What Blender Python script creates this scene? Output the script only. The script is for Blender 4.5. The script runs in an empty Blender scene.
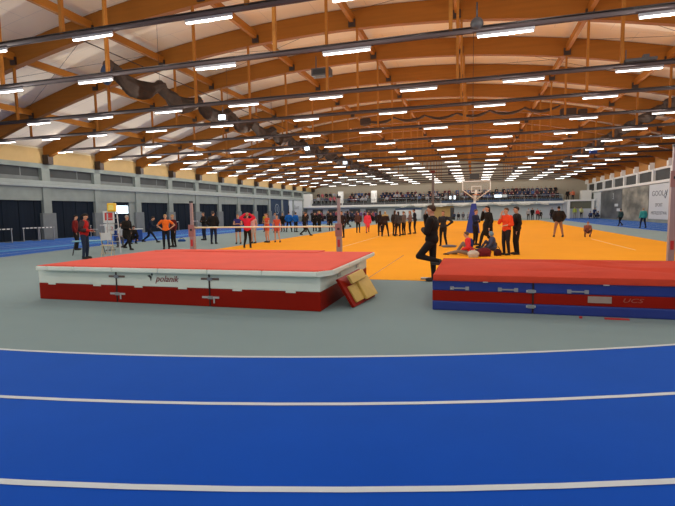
import bpy, bmesh, math, random
from mathutils import Vector, Matrix, Euler
random.seed(7)
PI = math.pi
sc = bpy.context.scene
C = sc.collection

# ------------------------------------------------------------------ camera
CAM_H = 1.65
F, YAW, PITCH, ROLL = 464.3, .287, .089, -.017
fwd = Vector((-math.sin(YAW) * math.cos(PITCH), math.cos(YAW) * math.cos(PITCH), -math.sin(PITCH)))
rt = Vector((math.cos(YAW), math.sin(YAW), 0))
up = rt.cross(fwd)
r2 = math.cos(ROLL) * rt + math.sin(ROLL) * up
u2 = -math.sin(ROLL) * rt + math.cos(ROLL) * up
cd = bpy.data.cameras.new('camera')
cd.sensor_width = 36
cd.lens = F / 675 * 36
cd.clip_end = 300
cam = bpy.data.objects.new('camera', cd)
C.objects.link(cam)
cam.matrix_world = Matrix(((r2.x, u2.x, -fwd.x, 0), (r2.y, u2.y, -fwd.y, 0), (r2.z, u2.z, -fwd.z, CAM_H), (0, 0, 0, 1)))
sc.camera = cam

# ------------------------------------------------------------------ world, exposure
w = bpy.data.worlds.new('world')
sc.world = w
w.use_nodes = True
w.node_tree.nodes['Background'].inputs[0].default_value = (.6, .7, .9, 1)
w.node_tree.nodes['Background'].inputs[1].default_value = .05
sc.view_settings.view_transform = 'Standard'
sc.view_settings.look = 'None'
sc.view_settings.gamma = 1
sc.view_settings.exposure = 0.0
LAMP = 5.0        # visible glow of a tube
LAMP_W = 78.0     # radiant power of each lamp

# ------------------------------------------------------------------ materials
def mat(name, col, rough=.6, metal=0, noise=0, scale=8, bump=0, emit=None, spec=.5, stretch=None, alpha=1):
    m = bpy.data.materials.new(name)
    m.use_nodes = True
    nt = m.node_tree
    b = nt.nodes['Principled BSDF']
    b.inputs['Base Color'].default_value = (*col, 1)
    b.inputs['Roughness'].default_value = rough
    b.inputs['Metallic'].default_value = metal
    b.inputs['Specular IOR Level'].default_value = spec
    if noise or bump:
        tc = nt.nodes.new('ShaderNodeTexCoord')
        mp = nt.nodes.new('ShaderNodeMapping')
        if stretch: mp.inputs['Scale'].default_value = stretch
        nz = nt.nodes.new('ShaderNodeTexNoise')
        nz.inputs['Scale'].default_value = scale
        nz.inputs['Detail'].default_value = 4
        nt.links.new(tc.outputs['Object'], mp.inputs[0])
        nt.links.new(mp.outputs[0], nz.inputs['Vector'])
        if noise:
            mx = nt.nodes.new('ShaderNodeMix'); mx.data_type = 'RGBA'
            mx.inputs[6].default_value = (*[c * (1 - noise) for c in col], 1)
            mx.inputs[7].default_value = (*[min(1, c * (1 + noise)) for c in col], 1)
            nt.links.new(nz.outputs['Fac'], mx.inputs[0])
            nt.links.new(mx.outputs[2], b.inputs['Base Color'])
        if bump:
            bp = nt.nodes.new('ShaderNodeBump'); bp.inputs['Strength'].default_value = bump
            bp.inputs['Distance'].default_value = .02
            nt.links.new(nz.outputs['Fac'], bp.inputs['Height'])
            nt.links.new(bp.outputs[0], b.inputs['Normal'])
    if emit:
        b.inputs['Emission Color'].default_value = (*emit[0], 1)
        b.inputs['Emission Strength'].default_value = emit[1]
    return m

M = {}
M['floor'] = mat('grey_rubber', (.178, .258, .270), .9, noise=.08, scale=.6, spec=.05)
M['track'] = mat('blue_rubber', (.002, .062, .44), .95, noise=.12, scale=1.2, bump=.15, spec=.03)
M['line'] = mat('white_line_paint', (.55, .62, .66), .6)
M['linedk'] = mat('dark_seam', (.38, .15, .01), .6)
M['lineo'] = mat('pale_court_line', (.85, .62, .25), .6)
M['orange'] = mat('orange_court_floor', (.92, .385, .012), .85, noise=.06, scale=.5, spec=.05)
M['ceil'] = None
M['glulam'] = mat('glulam_timber', (.285, .102, .013), .6, noise=.22, scale=1.2, stretch=(.3, .3, 6), spec=.2)
M['purlin'] = mat('purlin_timber', (.35, .135, .02), .6, noise=.2, scale=3, stretch=(4, .4, 4), spec=.2)
M['tan'] = mat('plywood_fascia', (.52, .35, .14), .7, noise=.1, scale=2)
M['rail'] = mat('dark_steel_rail', (.07, .05, .05), .85)
M['shoe'] = mat('steel_joint_plate', (.05, .035, .03), .5, metal=.5)
M['conc'] = mat('grey_concrete', (.25, .285, .26), .85, noise=.22, scale=1.5, bump=.1)
M['conc2'] = mat('dark_grey_concrete', (.17, .19, .19), .85, noise=.2, scale=2)
M['ledge'] = mat('pale_duct', (.30, .34, .33), .6, noise=.15, scale=2)
M['navy'] = mat('dark_navy_sheet', (.012, .018, .028), .8, spec=.08, noise=.3, scale=1, stretch=(1, 6, .2))
M['glassdk'] = mat('dark_window', (.05, .055, .055), .75, noise=.4, scale=.6)
M['white'] = mat('white_paint', (.80, .80, .76), .7, noise=.05, scale=.5)
M['gable'] = mat('gable_plaster', (.40, .35, .27), .8, noise=.05, scale=.3)
M['wallw'] = mat('white_render', (.55, .58, .60), .7, noise=.06, scale=.4)
M['banner'] = mat('white_banner', (.60, .64, .66), .6)
M['black'] = mat('black_plastic', (.018, .018, .02), .5)
M['dkgrey'] = mat('dark_grey_plastic', (.06, .06, .065), .5)
M['redvinyl'] = mat('red_vinyl_cover', (.29, .010, .003), .5, noise=.15, scale=2, bump=.25, spec=.12)
M['redtop'] = mat('red_mesh_top', (.74, .090, .055), .8, noise=.12, scale=1.5, bump=.2, spec=.2)
M['redtop2'] = mat('red_canvas_top', (.54, .058, .030), .85, noise=.16, scale=1.6, bump=.2, spec=.05)
M['whvinyl'] = mat('white_vinyl', (.80, .87, .78), .5, noise=.08, scale=2, bump=.15)
M['bluevinyl'] = mat('blue_vinyl_cover', (.020, .040, .24), .42, noise=.2, scale=3, bump=.3, spec=.4)
M['strap'] = mat('webbing_strap', (.20, .12, .10), .7)
M['strapw'] = mat('pale_strap', (.50, .50, .50), .6)
M['seam'] = mat('black_seam', (.03, .012, .01), .8)
M['brand'] = mat('dark_red_print', (.28, .03, .04), .6)
M['yellowpad'] = mat('yellow_foam_pad', (.62, .42, .10), .7, noise=.1, scale=6)
M['upright'] = mat('pinkish_grey_post', (.36, .28, .27), .45, metal=.2, noise=.08)
M['upright2'] = mat('dull_pink_post', (.34, .17, .15), .5, noise=.1)
M['redlab'] = mat('red_label', (.5, .03, .03), .5)
M['bar'] = mat('pale_yellow_crossbar', (.95, .90, .55), .4)
M['pad'] = mat('blue_post_padding', (.010, .03, .30), .5)
M['metal'] = mat('grey_metal', (.35, .36, .37), .4, metal=.6)
M['metalw'] = mat('white_steel', (.75, .74, .70), .4)
M['yellow'] = mat('yellow_plastic', (.80, .50, .02), .5)
M['lblue'] = mat('light_blue_top', (.16, .42, .55), .5)
M['beige'] = mat('beige_paint', (.60, .50, .32), .6)
M['net'] = mat('grey_brown_netting', (.055, .042, .036), .95, spec=.05, noise=.3, scale=6)
M['netdk'] = mat('dark_netting', (.05, .03, .022), .9)
M['netblue'] = mat('dark_blue_cover', (.012, .03, .075), .7)
M['netw'] = mat('pale_netting', (.50, .50, .46), .8)
M['glasslit'] = mat('daylit_pane', (.6, .7, .75), .3, emit=((.75, .9, 1), 1.6))
M['lamp'] = mat('glowing_tube', (1, 1, 1), .4, emit=((1, .965, .90), LAMP))
M['flood'] = mat('glowing_floodlight', (1, 1, 1), .4, emit=((.70, .86, 1), 5))
M['house'] = mat('lamp_housing', (.30, .30, .32), .5)
M['murald'] = None
def mural(name, c0, c1, scale):
    m = bpy.data.materials.new(name); m.use_nodes = True
    nt = m.node_tree; b = nt.nodes['Principled BSDF']; b.inputs['Roughness'].default_value = .5
    tc = nt.nodes.new('ShaderNodeTexCoord'); mp = nt.nodes.new('ShaderNodeMapping'); mp.inputs['Scale'].default_value = (1, .5, 1)
    nz = nt.nodes.new('ShaderNodeTexNoise'); nz.inputs['Scale'].default_value = scale; nz.inputs['Detail'].default_value = 5
    cr = nt.nodes.new('ShaderNodeValToRGB')
    cr.color_ramp.elements[0].position = .36; cr.color_ramp.elements[0].color = (*c0, 1)
    cr.color_ramp.elements[1].position = .68; cr.color_ramp.elements[1].color = (*c1, 1)
    nt.links.new(tc.outputs['Object'], mp.inputs[0]); nt.links.new(mp.outputs[0], nz.inputs['Vector'])
    nt.links.new(nz.outputs['Fac'], cr.inputs[0]); nt.links.new(cr.outputs[0], b.inputs['Base Color'])
    return m
M['mural1'] = mural('faded_photo_mural', (.10, .10, .08), (.42, .40, .32), .8)
M['mural2'] = mural('dark_photo_mural', (.055, .065, .07), (.16, .17, .17), .7)
def ceil_mat():
    m = bpy.data.materials.new('white_roof_panels'); m.use_nodes = True
    nt = m.node_tree; b = nt.nodes['Principled BSDF']; b.inputs['Roughness'].default_value = .85
    tc = nt.nodes.new('ShaderNodeTexCoord')
    br = nt.nodes.new('ShaderNodeTexBrick')
    br.inputs['Scale'].default_value = 1
    br.inputs['Brick Width'].default_value = 2.4; br.inputs['Row Height'].default_value = 1.2
    br.inputs['Mortar Size'].default_value = .012
    br.inputs['Color1'].default_value = (.87, .765, .61, 1); br.inputs['Color2'].default_value = (.84, .735, .585, 1)
    br.inputs['Mortar'].default_value = (.66, .60, .52, 1)
    nt.links.new(tc.outputs['Object'], br.inputs['Vector'])
    nt.links.new(br.outputs[0], b.inputs['Base Color'])
    return m
M['ceil'] = ceil_mat()
_cols = {}
def cm(name, col, rough=.85):
    if name not in _cols:
        _cols[name] = mat(name, col, rough, noise=.15, scale=12, spec=.2)
    return _cols[name]

for nm_, tint in (('track', (.35, .65, 1, 1)), ('floor', (.9, 1, 1, 1))):
    bs = M[nm_].node_tree.nodes['Principled BSDF']
    bs.inputs['Sheen Weight'].default_value = .22; bs.inputs['Sheen Roughness'].default_value = .45; bs.inputs['Sheen Tint'].default_value = tint
# ------------------------------------------------------------------ mesh helpers
class MB:
    def __init__(s): s.bm = bmesh.new()
    def box(s, x0, x1, y0, y1, z0, z1, rot=None, bev=0):
        g = bmesh.ops.create_cube(s.bm, size=1)['verts']
        for v in g:
            v.co = Vector(((x0 + x1) / 2 + v.co.x * (x1 - x0), (y0 + y1) / 2 + v.co.y * (y1 - y0), (z0 + z1) / 2 + v.co.z * (z1 - z0)))
        if bev:
            es = list({e for v in g for e in v.link_edges})
            r = bmesh.ops.bevel(s.bm, geom=es, offset=bev, segments=2, affect='EDGES', profile=.6)
            g = [v for v in r['verts']]
            # every vert of this island
            seen = set(g); st = list(g)
            while st:
                v = st.pop()
                for e in v.link_edges:
                    o = e.other_vert(v)
                    if o not in seen: seen.add(o); st.append(o)
            g = list(seen)
        if rot is not None:
            for v in g: v.co = rot @ v.co
        return s
    def tube(s, p0, p1, r0, r1=None, seg=10):
        r1 = r0 if r1 is None else r1
        p0, p1 = Vector(p0), Vector(p1); d = p1 - p0
        if d.length < 1e-6: return s
        q = d.to_track_quat('Z', 'Y').to_matrix().to_4x4()
        bmesh.ops.create_cone(s.bm, cap_ends=True, segments=seg, radius1=r0, radius2=r1, depth=d.length, matrix=Matrix.Translation((p0 + p1) / 2) @ q)
        return s
    def beam(s, p0, p1, wx, wz, upv=(0, 0, 1)):
        p0, p1 = Vector(p0), Vector(p1); d = (p1 - p0); L = d.length; y = d.normalized()
        x = y.cross(Vector(upv)).normalized(); z = x.cross(y)
        m = Matrix(((x.x, y.x, z.x, 0), (x.y, y.y, z.y, 0), (x.z, y.z, z.z, 0), (0, 0, 0, 1)))
        m = Matrix.Translation((p0 + p1) / 2) @ m @ Matrix.Diagonal((wx, L, wz, 1))
        bmesh.ops.create_cube(s.bm, size=1, matrix=m)
        return s
    def ball(s, c, r, sx=1, sy=1, sz=1, rot=None, seg=12):
        m = Matrix.Translation(c) @ (rot.to_4x4() if rot is not None else Matrix.Identity(4)) @ Matrix.Diagonal((sx, sy, sz, 1))
        bmesh.ops.create_uvsphere(s.bm, u_segments=seg, v_segments=max(6, seg * 2 // 3), radius=r, matrix=m)
        return s
    def poly(s, pts, d):  # prism: polygon extruded by vector d
        d = Vector(d)
        a = [s.bm.verts.new(p) for p in pts]; b = [s.bm.verts.new(Vector(p) + d) for p in pts]
        n = len(pts)
        s.bm.faces.new(a); s.bm.faces.new(b[::-1])
        for i in range(n): s.bm.faces.new((a[i], b[i], b[(i + 1) % n], a[(i + 1) % n]))
        return s
    def strip(s, A, B):
        a = [s.bm.verts.new(p) for p in A]; b = [s.bm.verts.new(p) for p in B]
        for i in range(len(a) - 1): s.bm.faces.new((a[i], a[i + 1], b[i + 1], b[i]))
        return s
    def build(s, name, m, parent=None, smooth=False, off=None):
        bmesh.ops.recalc_face_normals(s.bm, faces=s.bm.faces)
        if off is not None:
            for v in s.bm.verts: v.co -= Vector(off)
        me = bpy.data.meshes.new(name); s.bm.to_mesh(me); s.bm.free()
        me.materials.append(m)
        if smooth:
            for p in me.polygons: p.use_smooth = True
        o = bpy.data.objects.new(name, me); C.objects.link(o)
        if parent: o.parent = parent
        elif off is not None: o.location = off
        return o

def tag(o, label, cat, group=None, kind=None):
    if label: o['label'] = label
    if cat: o['category'] = cat
    if group: o['group'] = group
    if kind: o['kind'] = kind
    return o
def thing(name, label, cat, loc=(0, 0, 0), rz=0, group=None):
    o = bpy.data.objects.new(name, None); C.objects.link(o)
    o.empty_display_size = .1
    o.location = loc; o.rotation_euler = (0, 0, rz)
    return tag(o, label, cat, group)
def struct(o): o['kind'] = 'structure'; return o
def copy_tree(o, parent=None):
    c = o.copy(); C.objects.link(c)
    if parent: c.parent = parent
    for ch in list(o.children): copy_tree(ch, c)
    return c
ORD = ['first', 'second', 'third', 'fourth', 'fifth', 'sixth', 'seventh', 'eighth', 'ninth', 'tenth', 'eleventh', 'twelfth', 'thirteenth', 'fourteenth', 'fifteenth', 'sixteenth', 'seventeenth', 'eighteenth']
def text(name, body, size, m, loc, rot, parent=None, shear=0, ext=.004, align='CENTER', sx=1):
    cu = bpy.data.curves.new(name, 'FONT'); cu.body = body; cu.size = size; cu.extrude = ext; cu.shear = shear
    cu.align_x = align; cu.align_y = 'CENTER'; cu.resolution_u = 3
    t = bpy.data.objects.new(name + '_tmp', cu); C.objects.link(t)
    dg = bpy.context.evaluated_depsgraph_get()
    me = bpy.data.meshes.new_from_object(t.evaluated_get(dg)); bpy.data.objects.remove(t)
    me.materials.clear(); me.materials.append(m)
    for v in me.vertices: v.co.x *= sx
    o = bpy.data.objects.new(name, me); C.objects.link(o)
    o.location = loc; o.rotation_euler = rot
    if parent: o.parent = parent
    return o

# ------------------------------------------------------------------ hall dimensions
XL, XR, XC = -29.66, 17.6, -6.03
Y0, Y1 = -12.0, 84.0
BAY = 4.78
COLS = [26.56 + BAY * k for k in range(-8, 13)]
def arch(x): return 10.07 - (x - XC) ** 2 / 127.5
def roofz(x): return arch(x) + .93

# floor slab
struct(MB().box(XL - 2, XR + 2, Y0, Y1 + 3, -.3, 0).build('floor', M['floor']))
# inner edge path of the running track
ctr = Vector((-7.13, 26.4))
key = [(-19.7, 90), (-19.7, 60), (-19.7, 30), (-19.6, 21), (-18.6, 14.2), (-16.9, 9.0)]
arcp = []
for i in range(31):
    a = math.radians(-108 + i * 45 / 30)
    arcp.append((ctr.x + 22.2 * math.cos(a), ctr.y + 22.2 * math.sin(a)))
key2 = [(5.9, 9.2), (9.2, 14.5), (11.2, 21), (12.0, 30), (11.5, 42), (11.3, 60), (11.5, 90)]
def catmull(P, n=8):
    out = []
    Q = [P[0]] + list(P) + [P[-1]]
    for i in range(1, len(Q) - 2):
        p0, p1, p2, p3 = [Vector(q) for q in Q[i - 1:i + 3]]
        for k in range(n):
            t = k / n
            out.append(.5 * ((2 * p1) + (p2 - p0) * t + (2 * p0 - 5 * p1 + 4 * p2 - p3) * t * t + (-p0 + 3 * p1 - 3 * p2 + p3) * t ** 3))
    out.append(Vector(P[-1]))
    return out
left = catmull(key + [arcp[0], arcp[2]])[:-8]
right = catmull([arcp[-3], arcp[-1]] + key2)[8:]
inner = left + [Vector(p) for p in arcp[1:-1]] + right
def offs(d):
    out = []
    for i, p in enumerate(inner):
        t = (inner[min(i + 1, len(inner) - 1)] - inner[max(i - 1, 0)]).normalized()
        n = Vector((t.y, -t.x))
        q = p + n * d
        out.append(Vector((min(max(q.x, XL + .02), XR - .02), q.y)))
    return out
def zed(P, z): return [(p.x, p.y, z) for p in P]
trk = struct(MB().strip(zed(offs(0), .005), zed(offs(12), .005)).build('running_track', M['track']))
for k, d in enumerate((0, 1.3, 2.53, 3.78, 5.03, 6.28)):
    MB().strip(zed(offs(d - .028), .009), zed(offs(d + .028), .009)).build('lane_line', M['line'], trk)
MB().box(-22.7, -21.5, 16, 84, .006, .0085).build('lane_band', cm('light_blue_strip', (.05, .26, .62)), trk)  # wide light blue band along the left straight
# orange court
court = struct(MB().box(-11.5, 8.5, 10.9, 69.5, -.01, .007).build('court_floor', M['orange']))
MB().box(-5.9, -5.85, 20, 36, .006, .010).build('court_line', M['lineo'], court)
MB().box(5.85, 5.90, 20, 27, .006, .010).build('court_line', M['lineo'], court)
MB().box(-2.5, -2.47, 10.95, 17, .006, .0095).build('court_seam', M['linedk'], court)

# roof skin
xs = [XL - .6 + (XR - XL + 1.2) * i / 40 for i in range(41)]
A = [(x, Y0, roofz(x)) for x in xs]; B = [(x, Y1 + .2, roofz(x)) for x in xs]
b = MB().strip(A, B)
b.strip([(x, Y0, roofz(x) + .3) for x in xs], [(x, Y1 + .2, roofz(x) + .3) for x in xs])
struct(b.build('ceiling', M['ceil']))

# glulam arches
shown = [y for y in COLS if y > 10]
for i, y in enumerate(COLS):
    if y < 6: continue
    bm = MB(); n = 36
    ax = [XL + .05 + (XR - XL - .1) * k / n for k in range(n + 1)]
    pts = [(x, y - .14, arch(x)) for x in ax] + [(x, y - .14, arch(x) + .9) for x in ax[::-1]]
    d = .28
    lo0 = [bm.bm.verts.new((x, y - d / 2, arch(x))) for x in ax]; lo1 = [bm.bm.verts.new((x, y + d / 2, arch(x))) for x in ax]
    hi0 = [bm.bm.verts.new((x, y - d / 2, arch(x) + .9)) for x in ax]; hi1 = [bm.bm.verts.new((x, y + d / 2, arch(x) + .9)) for x in ax]
    for k in range(n):
        bm.bm.faces.new((lo0[k], lo0[k + 1], hi0[k + 1], hi0[k])); bm.bm.faces.new((lo1[k], hi1[k], hi1[k + 1], lo1[k + 1]))
        bm.bm.faces.new((lo0[k], lo1[k], lo1[k + 1], lo0[k + 1])); bm.bm.faces.new((hi0[k], hi0[k + 1], hi1[k + 1], hi1[k]))
    for k in (0, n): bm.bm.faces.new((lo0[k], hi0[k], hi1[k], lo1[k]))
    j = shown.index(y) if y in shown else None
    if y > 10:
        root = bm.build('roof_arch', M['glulam'], off=(XC, y, 0))
        tag(root, 'curved brown timber roof arch spanning the hall, %s nearest the camera' % ORD[j] if j else 'curved brown timber roof arch nearest the camera', 'roof arch', 'timber roof arches')
    else:
        root = bm.build('roof_arch', M['glulam'], off=(XC, y, 0)); tag(root, 'curved brown timber roof arch just over the camera', 'roof arch', 'timber roof arches')
    for px in (-24.9, -20.2, -15.8, -10.4, -5.5, -.8, 4.4, 8.8, 13.2):
        MB().box(px - .16, px + .16, y - .22, y + .22, arch(px) + .06, arch(px) + .40).build('joint_plate', M['shoe'], root, off=(XC, y, 0))
    # dark steel foot on each column
    for sx, fx in ((1, XL + .26), (-1, XR - .32)):
        MB().box(fx - (.24 if sx == 1 else .14), fx + .30, y - .2, y + .2, arch(fx) - .42, arch(fx) + .25).build('arch_foot', M['shoe'] if sx == 1 else M['white'], root, off=(XC, y, 0))

# purlins: one continuous line per position, sitting between the arches
for i, px in enumerate((-24.9, -20.2, -15.8, -10.4, -5.5, -.8, 4.4, 8.8, 13.2)):
    z = arch(px) + .42
    b = MB()
    for k in range(len(COLS) - 1):
        if COLS[k + 1] < 6: continue
        b.box(px - .09, px + .09, COLS[k] + .141, COLS[k + 1] - .141, z - .16, z + .16)
    tag(b.build('timber_purlin', M['purlin'], off=(px, 10, 0)), 'timber purlin line running down the hall between arches, %s from the left' % ORD[i], 'purlin', 'timber purlins between the arches')

# roof bracing cables
for k, (yk, x0, x1) in enumerate(((17.0, -25, -15.8), (17.0, -5.5, 4.4), (21.78, -15.8, -5.5), (21.78, 4.4, 13.2), (26.56, -.8, 8.8), (31.34, -25, -15.8))):
    b = MB()
    for a0, a1 in ((x0, x1), (x1, x0)):
        pa = Vector((a0, yk + .2, arch(a0) + .75)); pb = Vector((a1, yk + BAY - .2, arch(a1) + .75))
        pm = (pa + pb) / 2; pm.z -= 0
        b.tube(pa, pb, .009, seg=5)
    tag(b.build('bracing_cable', M['shoe']), 'thin crossed steel bracing cables under the roof, %s pair from the camera' % ORD[k], 'cable', 'roof bracing cables')

# ------------------------------------------------------------------ lighting rails with lamps
tb = MB().box(-.63, .63, -.032, .032, -.037, -.005).build('tube', M['lamp'])
hb = MB().box(-.66, .66, -.03, .03, 0, .07, bev=.008).build('strip_light', M['house'])
tb.parent = hb
ld = bpy.data.lights.new('tube_light', 'POINT'); ld.energy = LAMP_W; ld.color = (1, .965, .90); ld.shadow_soft_size = 0
lo_ = bpy.data.objects.new('tube_light', ld); C.objects.link(lo_); lo_.location = (0, 0, -.10); lo_.parent = hb
lampn = 0
def lamp(x, y, z, label):
    global lampn
    if lampn == 0: o = hb
    else: o = copy_tree(hb)
    lampn += 1
    o.location = (x, y, z)
    tag(o, label, 'ceiling light', 'tube lights on the roof rails')
GX = [(-2.3 + 4.05 * k) for k in range(-7, 5)]
meas = {0: (14.5, [-17.82, -13.53, -8.5, -3.88, .79, 4.89, 9, 13]), 1: (19.85, [-22.4, -18.35, -14.3, -10.26, -6.26, -2.26, 1.78, 5.71, 9.9, 14]),
        2: (24.08, [-30, -26.25, -22.6, -18.25, -13.85, -8.74, -4.04, .66, 5.42, 10])}
RAILS = [(10.6, 6.42, [-13.6, -9.9, -6.35, -2.5, 1.4, 5.2], 'nearest')]
for k in range(15):
    y = 12.22 + BAY * k
    if k in meas:
        ym, X = meas[k]
    else:
        ym = 29.33 + 5.23 * (k - 3); X = GX
    f = y / ym
    z = 1.65 + 4.95 * f
    if k > 3: f = 26.56 / 29.33; z = 1.65 + 4.95 * f
    RAILS.append((y, z, [x * f for x in X], ORD[k + 1]))
HX = [-25.2, -20.4, -15.2, -10.9, -5.3, -.6, 4.4, 9, 13.4]
for i, (y, z, X, nm) in enumerate(RAILS):
    o = thing('lighting_rail', 'dark steel rail across the hall carrying tube lights, %s from the camera' % nm if i else 'dark steel rail carrying tube lights, nearest the camera', 'rail', (XC, y, z), 0, 'lighting rails under the arches')
    MB().tube((XL + .4 - XC, 0, .15), (XR - .4 - XC, 0, .15), .062, seg=10).build('pipe', M['rail'], o, smooth=True)
    MB().box(XL + .4 - XC, XR - .4 - XC, -.07, .07, .215, .235).build('cable_tray', M['shoe'], o)
    for h in HX:
        hw = .045 if i else .05
        MB().box(h - XC - hw, h - XC + hw, -.05, .05, .21, (arch(h) + .03 if i else roofz(h)) - z).build('hanger', M['purlin'], o)
    for k, x in enumerate(X):
        if XL + 1 < x < XR - .7:
            lamp(x, y - .0, z + .02, 'white tube light on the %s rail from the camera, %s from the left' % (nm if i else 'very nearest', ORD[k]))
    # lamp rows behind the camera keep the same pitch
for y in (5.6, .6, -4.2, -9):
    for k in range(-6, 4):
        if y > 5 and False: continue
        o = copy_tree(hb); o.location = (-2.1 + 3.72 * k * 1.15, y, 6.3)
        tag(o, 'white tube light above and behind the camera', 'ceiling light', 'tube lights behind the camera')

# ------------------------------------------------------------------ left wall
b = MB()
b.box(XL - .8, XL - .35, Y0, Y1, 0, 8.2)
struct(b.build('wall_left', M['conc2']))
ys = [y for y in COLS if Y0 < y < Y1 + 1]
struct(MB().box(XL - .35, XL - .10, Y0, Y1, 2.80, 3.76).build('trim_1', M['conc']))
struct(MB().box(XL - .35, XL + .14, Y0, Y1, 3.74, 3.95, bev=.04).box(XL - .35, XL + .02, Y0, Y1, 3.95, 4.21, bev=.04).build('trim_2', M['ledge']))
struct(MB().box(XL - .35, XL + .02, Y0, Y1, 5.10, 5.42).build('trim_3', M['conc']))
struct(MB().box(XL - .35, XL - .06, Y0, Y1, 5.42, 6.45).build('trim_4', M['tan']))
struct(MB().box(XL - .35, XL - .02, Y0, Y1, 6.45, 6.53).build('trim_5', M['beige']))  # pale strip colours in the edge catching light above the tan panel
for i, y in enumerate(ys):
    o = struct(MB().box(XL - .35, XL, y - .33, y + .33, 1.9, 5.12).build('concrete_pillar', M['conc']))
    p = MB().box(XL - .35, XL + .03, y - .50, y + .62, 0, 1.9, bev=.02).build('pillar_base', M['conc2'], o)
for i in range(len(ys) - 1):
    y0, y1 = ys[i] + .62, ys[i + 1] - .62
    if ys[i] < 5: continue
    if abs(ys[i] - 31.34) < .1:  # bay with the door and bright pane
        struct(MB().box(XL - .34, XL - .18, y0 - .3, y0 + 1.2, 0, 2.82).box(XL - .34, XL - .18, y1 - .4, y1 + .3, 0, 2.82).build('wall_left', M['conc']))
        d = struct(MB().box(XL - .34, XL - .28, y0 + 1.2, y1 - .4, 0, 2.82).build('door_40', M['navy']))
        MB().box(XL - .28, XL - .26, y0 + 1.45, y1 - .5, 1.80, 2.5).build('pane', M['glasslit'], d)
    elif i >= len(ys) - 3 - 0 and ys[i] > 70:
        struct(MB().box(XL - .34, XL - .12, y0 - .3, y1 + .3, 0, 2.82).build('wall_left', M['conc']))
    else:
        bm = MB(); n = 7
        for k in range(n):
            a0 = y0 - .3 + (y1 - y0 + .6) * k / n; a1 = y0 - .3 + (y1 - y0 + .6) * (k + 1) / n
            bm.box(XL - .34, XL - .24 - .03 * (k % 2), a0, a1, 0, 2.82)
        struct(bm.build('door_%d' % (i + 1), M['navy']))
    wn = struct(MB().box(XL - .34, XL - .29, ys[i] + .33, ys[i + 1] - .33, 4.21, 5.1).build('window_%d' % (i + 1), M['glassdk']))
    MB().box(XL - .29, XL - .26, ys[i] + .33, ys[i + 1] - .33, 4.22, 4.5).box(XL - .29, XL - .28, (ys[i] + ys[i + 1]) / 2 + .6, (ys[i] + ys[i + 1]) / 2 + .68, 4.5, 5.1).build('window_frame', M['conc2'], wn)

# ------------------------------------------------------------------ right wall
struct(MB().box(XR + .15, XR + .5, Y0, Y1 + 2, 0, 7.2).build('wall_right', M['wallw']))
struct(MB().box(XR, XR + .15, Y0, Y1, 0, 3.75).build('wall_right', M['conc']))
struct(MB().box(XR - .12, XR + .15, Y0, Y1, 3.92, 4.20, bev=.03).build('trim_6', M['white']))
struct(MB().box(XR - .06, XR + .15, Y0, Y1, 5.25, 5.45).build('trim_7', M['white']))
struct(MB().box(XR - .02, XR + .15, Y0, Y1, 5.45, 6.6).build('trim_8', cm('timber_fascia', (.42, .20, .06))))
for i, y in enumerate(ys):
    if y < 20: continue
    struct(MB().box(XR - .14, XR + .15, y - .22, y + .22, 4.2, 5.6).build('window_pillar', M['white']))
    if i < len(ys) - 1:
        struct(MB().box(XR + .10, XR + .149, y + .22, ys[i + 1] - .22, 4.2, 5.25).build('window_%d' % (30 + i), M['glassdk']))

def wallbanner(name, label, m, y0, y1, z0=0.35, z1=3.85, x=XR):
    o = MB().box(x - .05, x - .005, y0, y1, z0, z1, bev=.008).build(name, m, off=(x, (y0 + y1) / 2, 0))
    return tag(o, label, 'banner')
RT = (PI / 2, 0, -PI / 2)   # text facing -X, read from inside the hall
o = wallbanner('wall_banner', 'white banner with grey lettering on the right wall, nearest of the wall panels', M['banner'], 50.6, 56.2)
for body, z, s, sx in (('GOOLA', 2.9, .75, 1), ('SPORT', 1.75, .5, 1), ('MISTRZOSTWA', .95, .46, 1)):
    text('lettering', body, s, cm('grey_print', (.16, .18, .2)), (-.056, 0, z), RT, o, sx=1.5 if body == 'GOOLA' else 1.3)
MB().tube((-.06, -1.2, 2.7), (-.06, -1.6, 2.4), .03).tube((-.06, -1.6, 2.4), (-.06, -2.1, 3.2), .03).build('heartbeat_line', cm('grey_print', (.16, .18, .2)), o)
wallbanner('photo_mural', 'pale photo mural of athletes on the right wall, beside the white banner', M['mural1'], 56.4, 65.5, .1)
o = wallbanner('photo_mural', 'dark grey photo mural on the right wall with small white plates', M['mural2'], 65.6, 75.5, .1)
for y, z in ((67.8, 1.7), (66.8, 1.1)):
    MB().box(-.09, -.05, y - .7 - 70.55, y + .7 - 70.55, z, z + .35).build('name_plate', M['banner'], o)
text('lettering', '3', 1.1, M['banner'], (-.056, -1.2, 3.0), RT, o)
o = wallbanner('wall_banner', 'narrow white banner with small blue marks near the far right corner', M['banner'], 75.8, 79.8, .1, 3.8)
text('lettering', 'F.', .8, cm('blue_print', (.05, .12, .3)), (-.056, 0, 2.6), RT, o)
text('lettering', 's', .6, cm('blue_print', (.05, .12, .3)), (-.056, 0, 1.7), RT, o)
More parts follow.
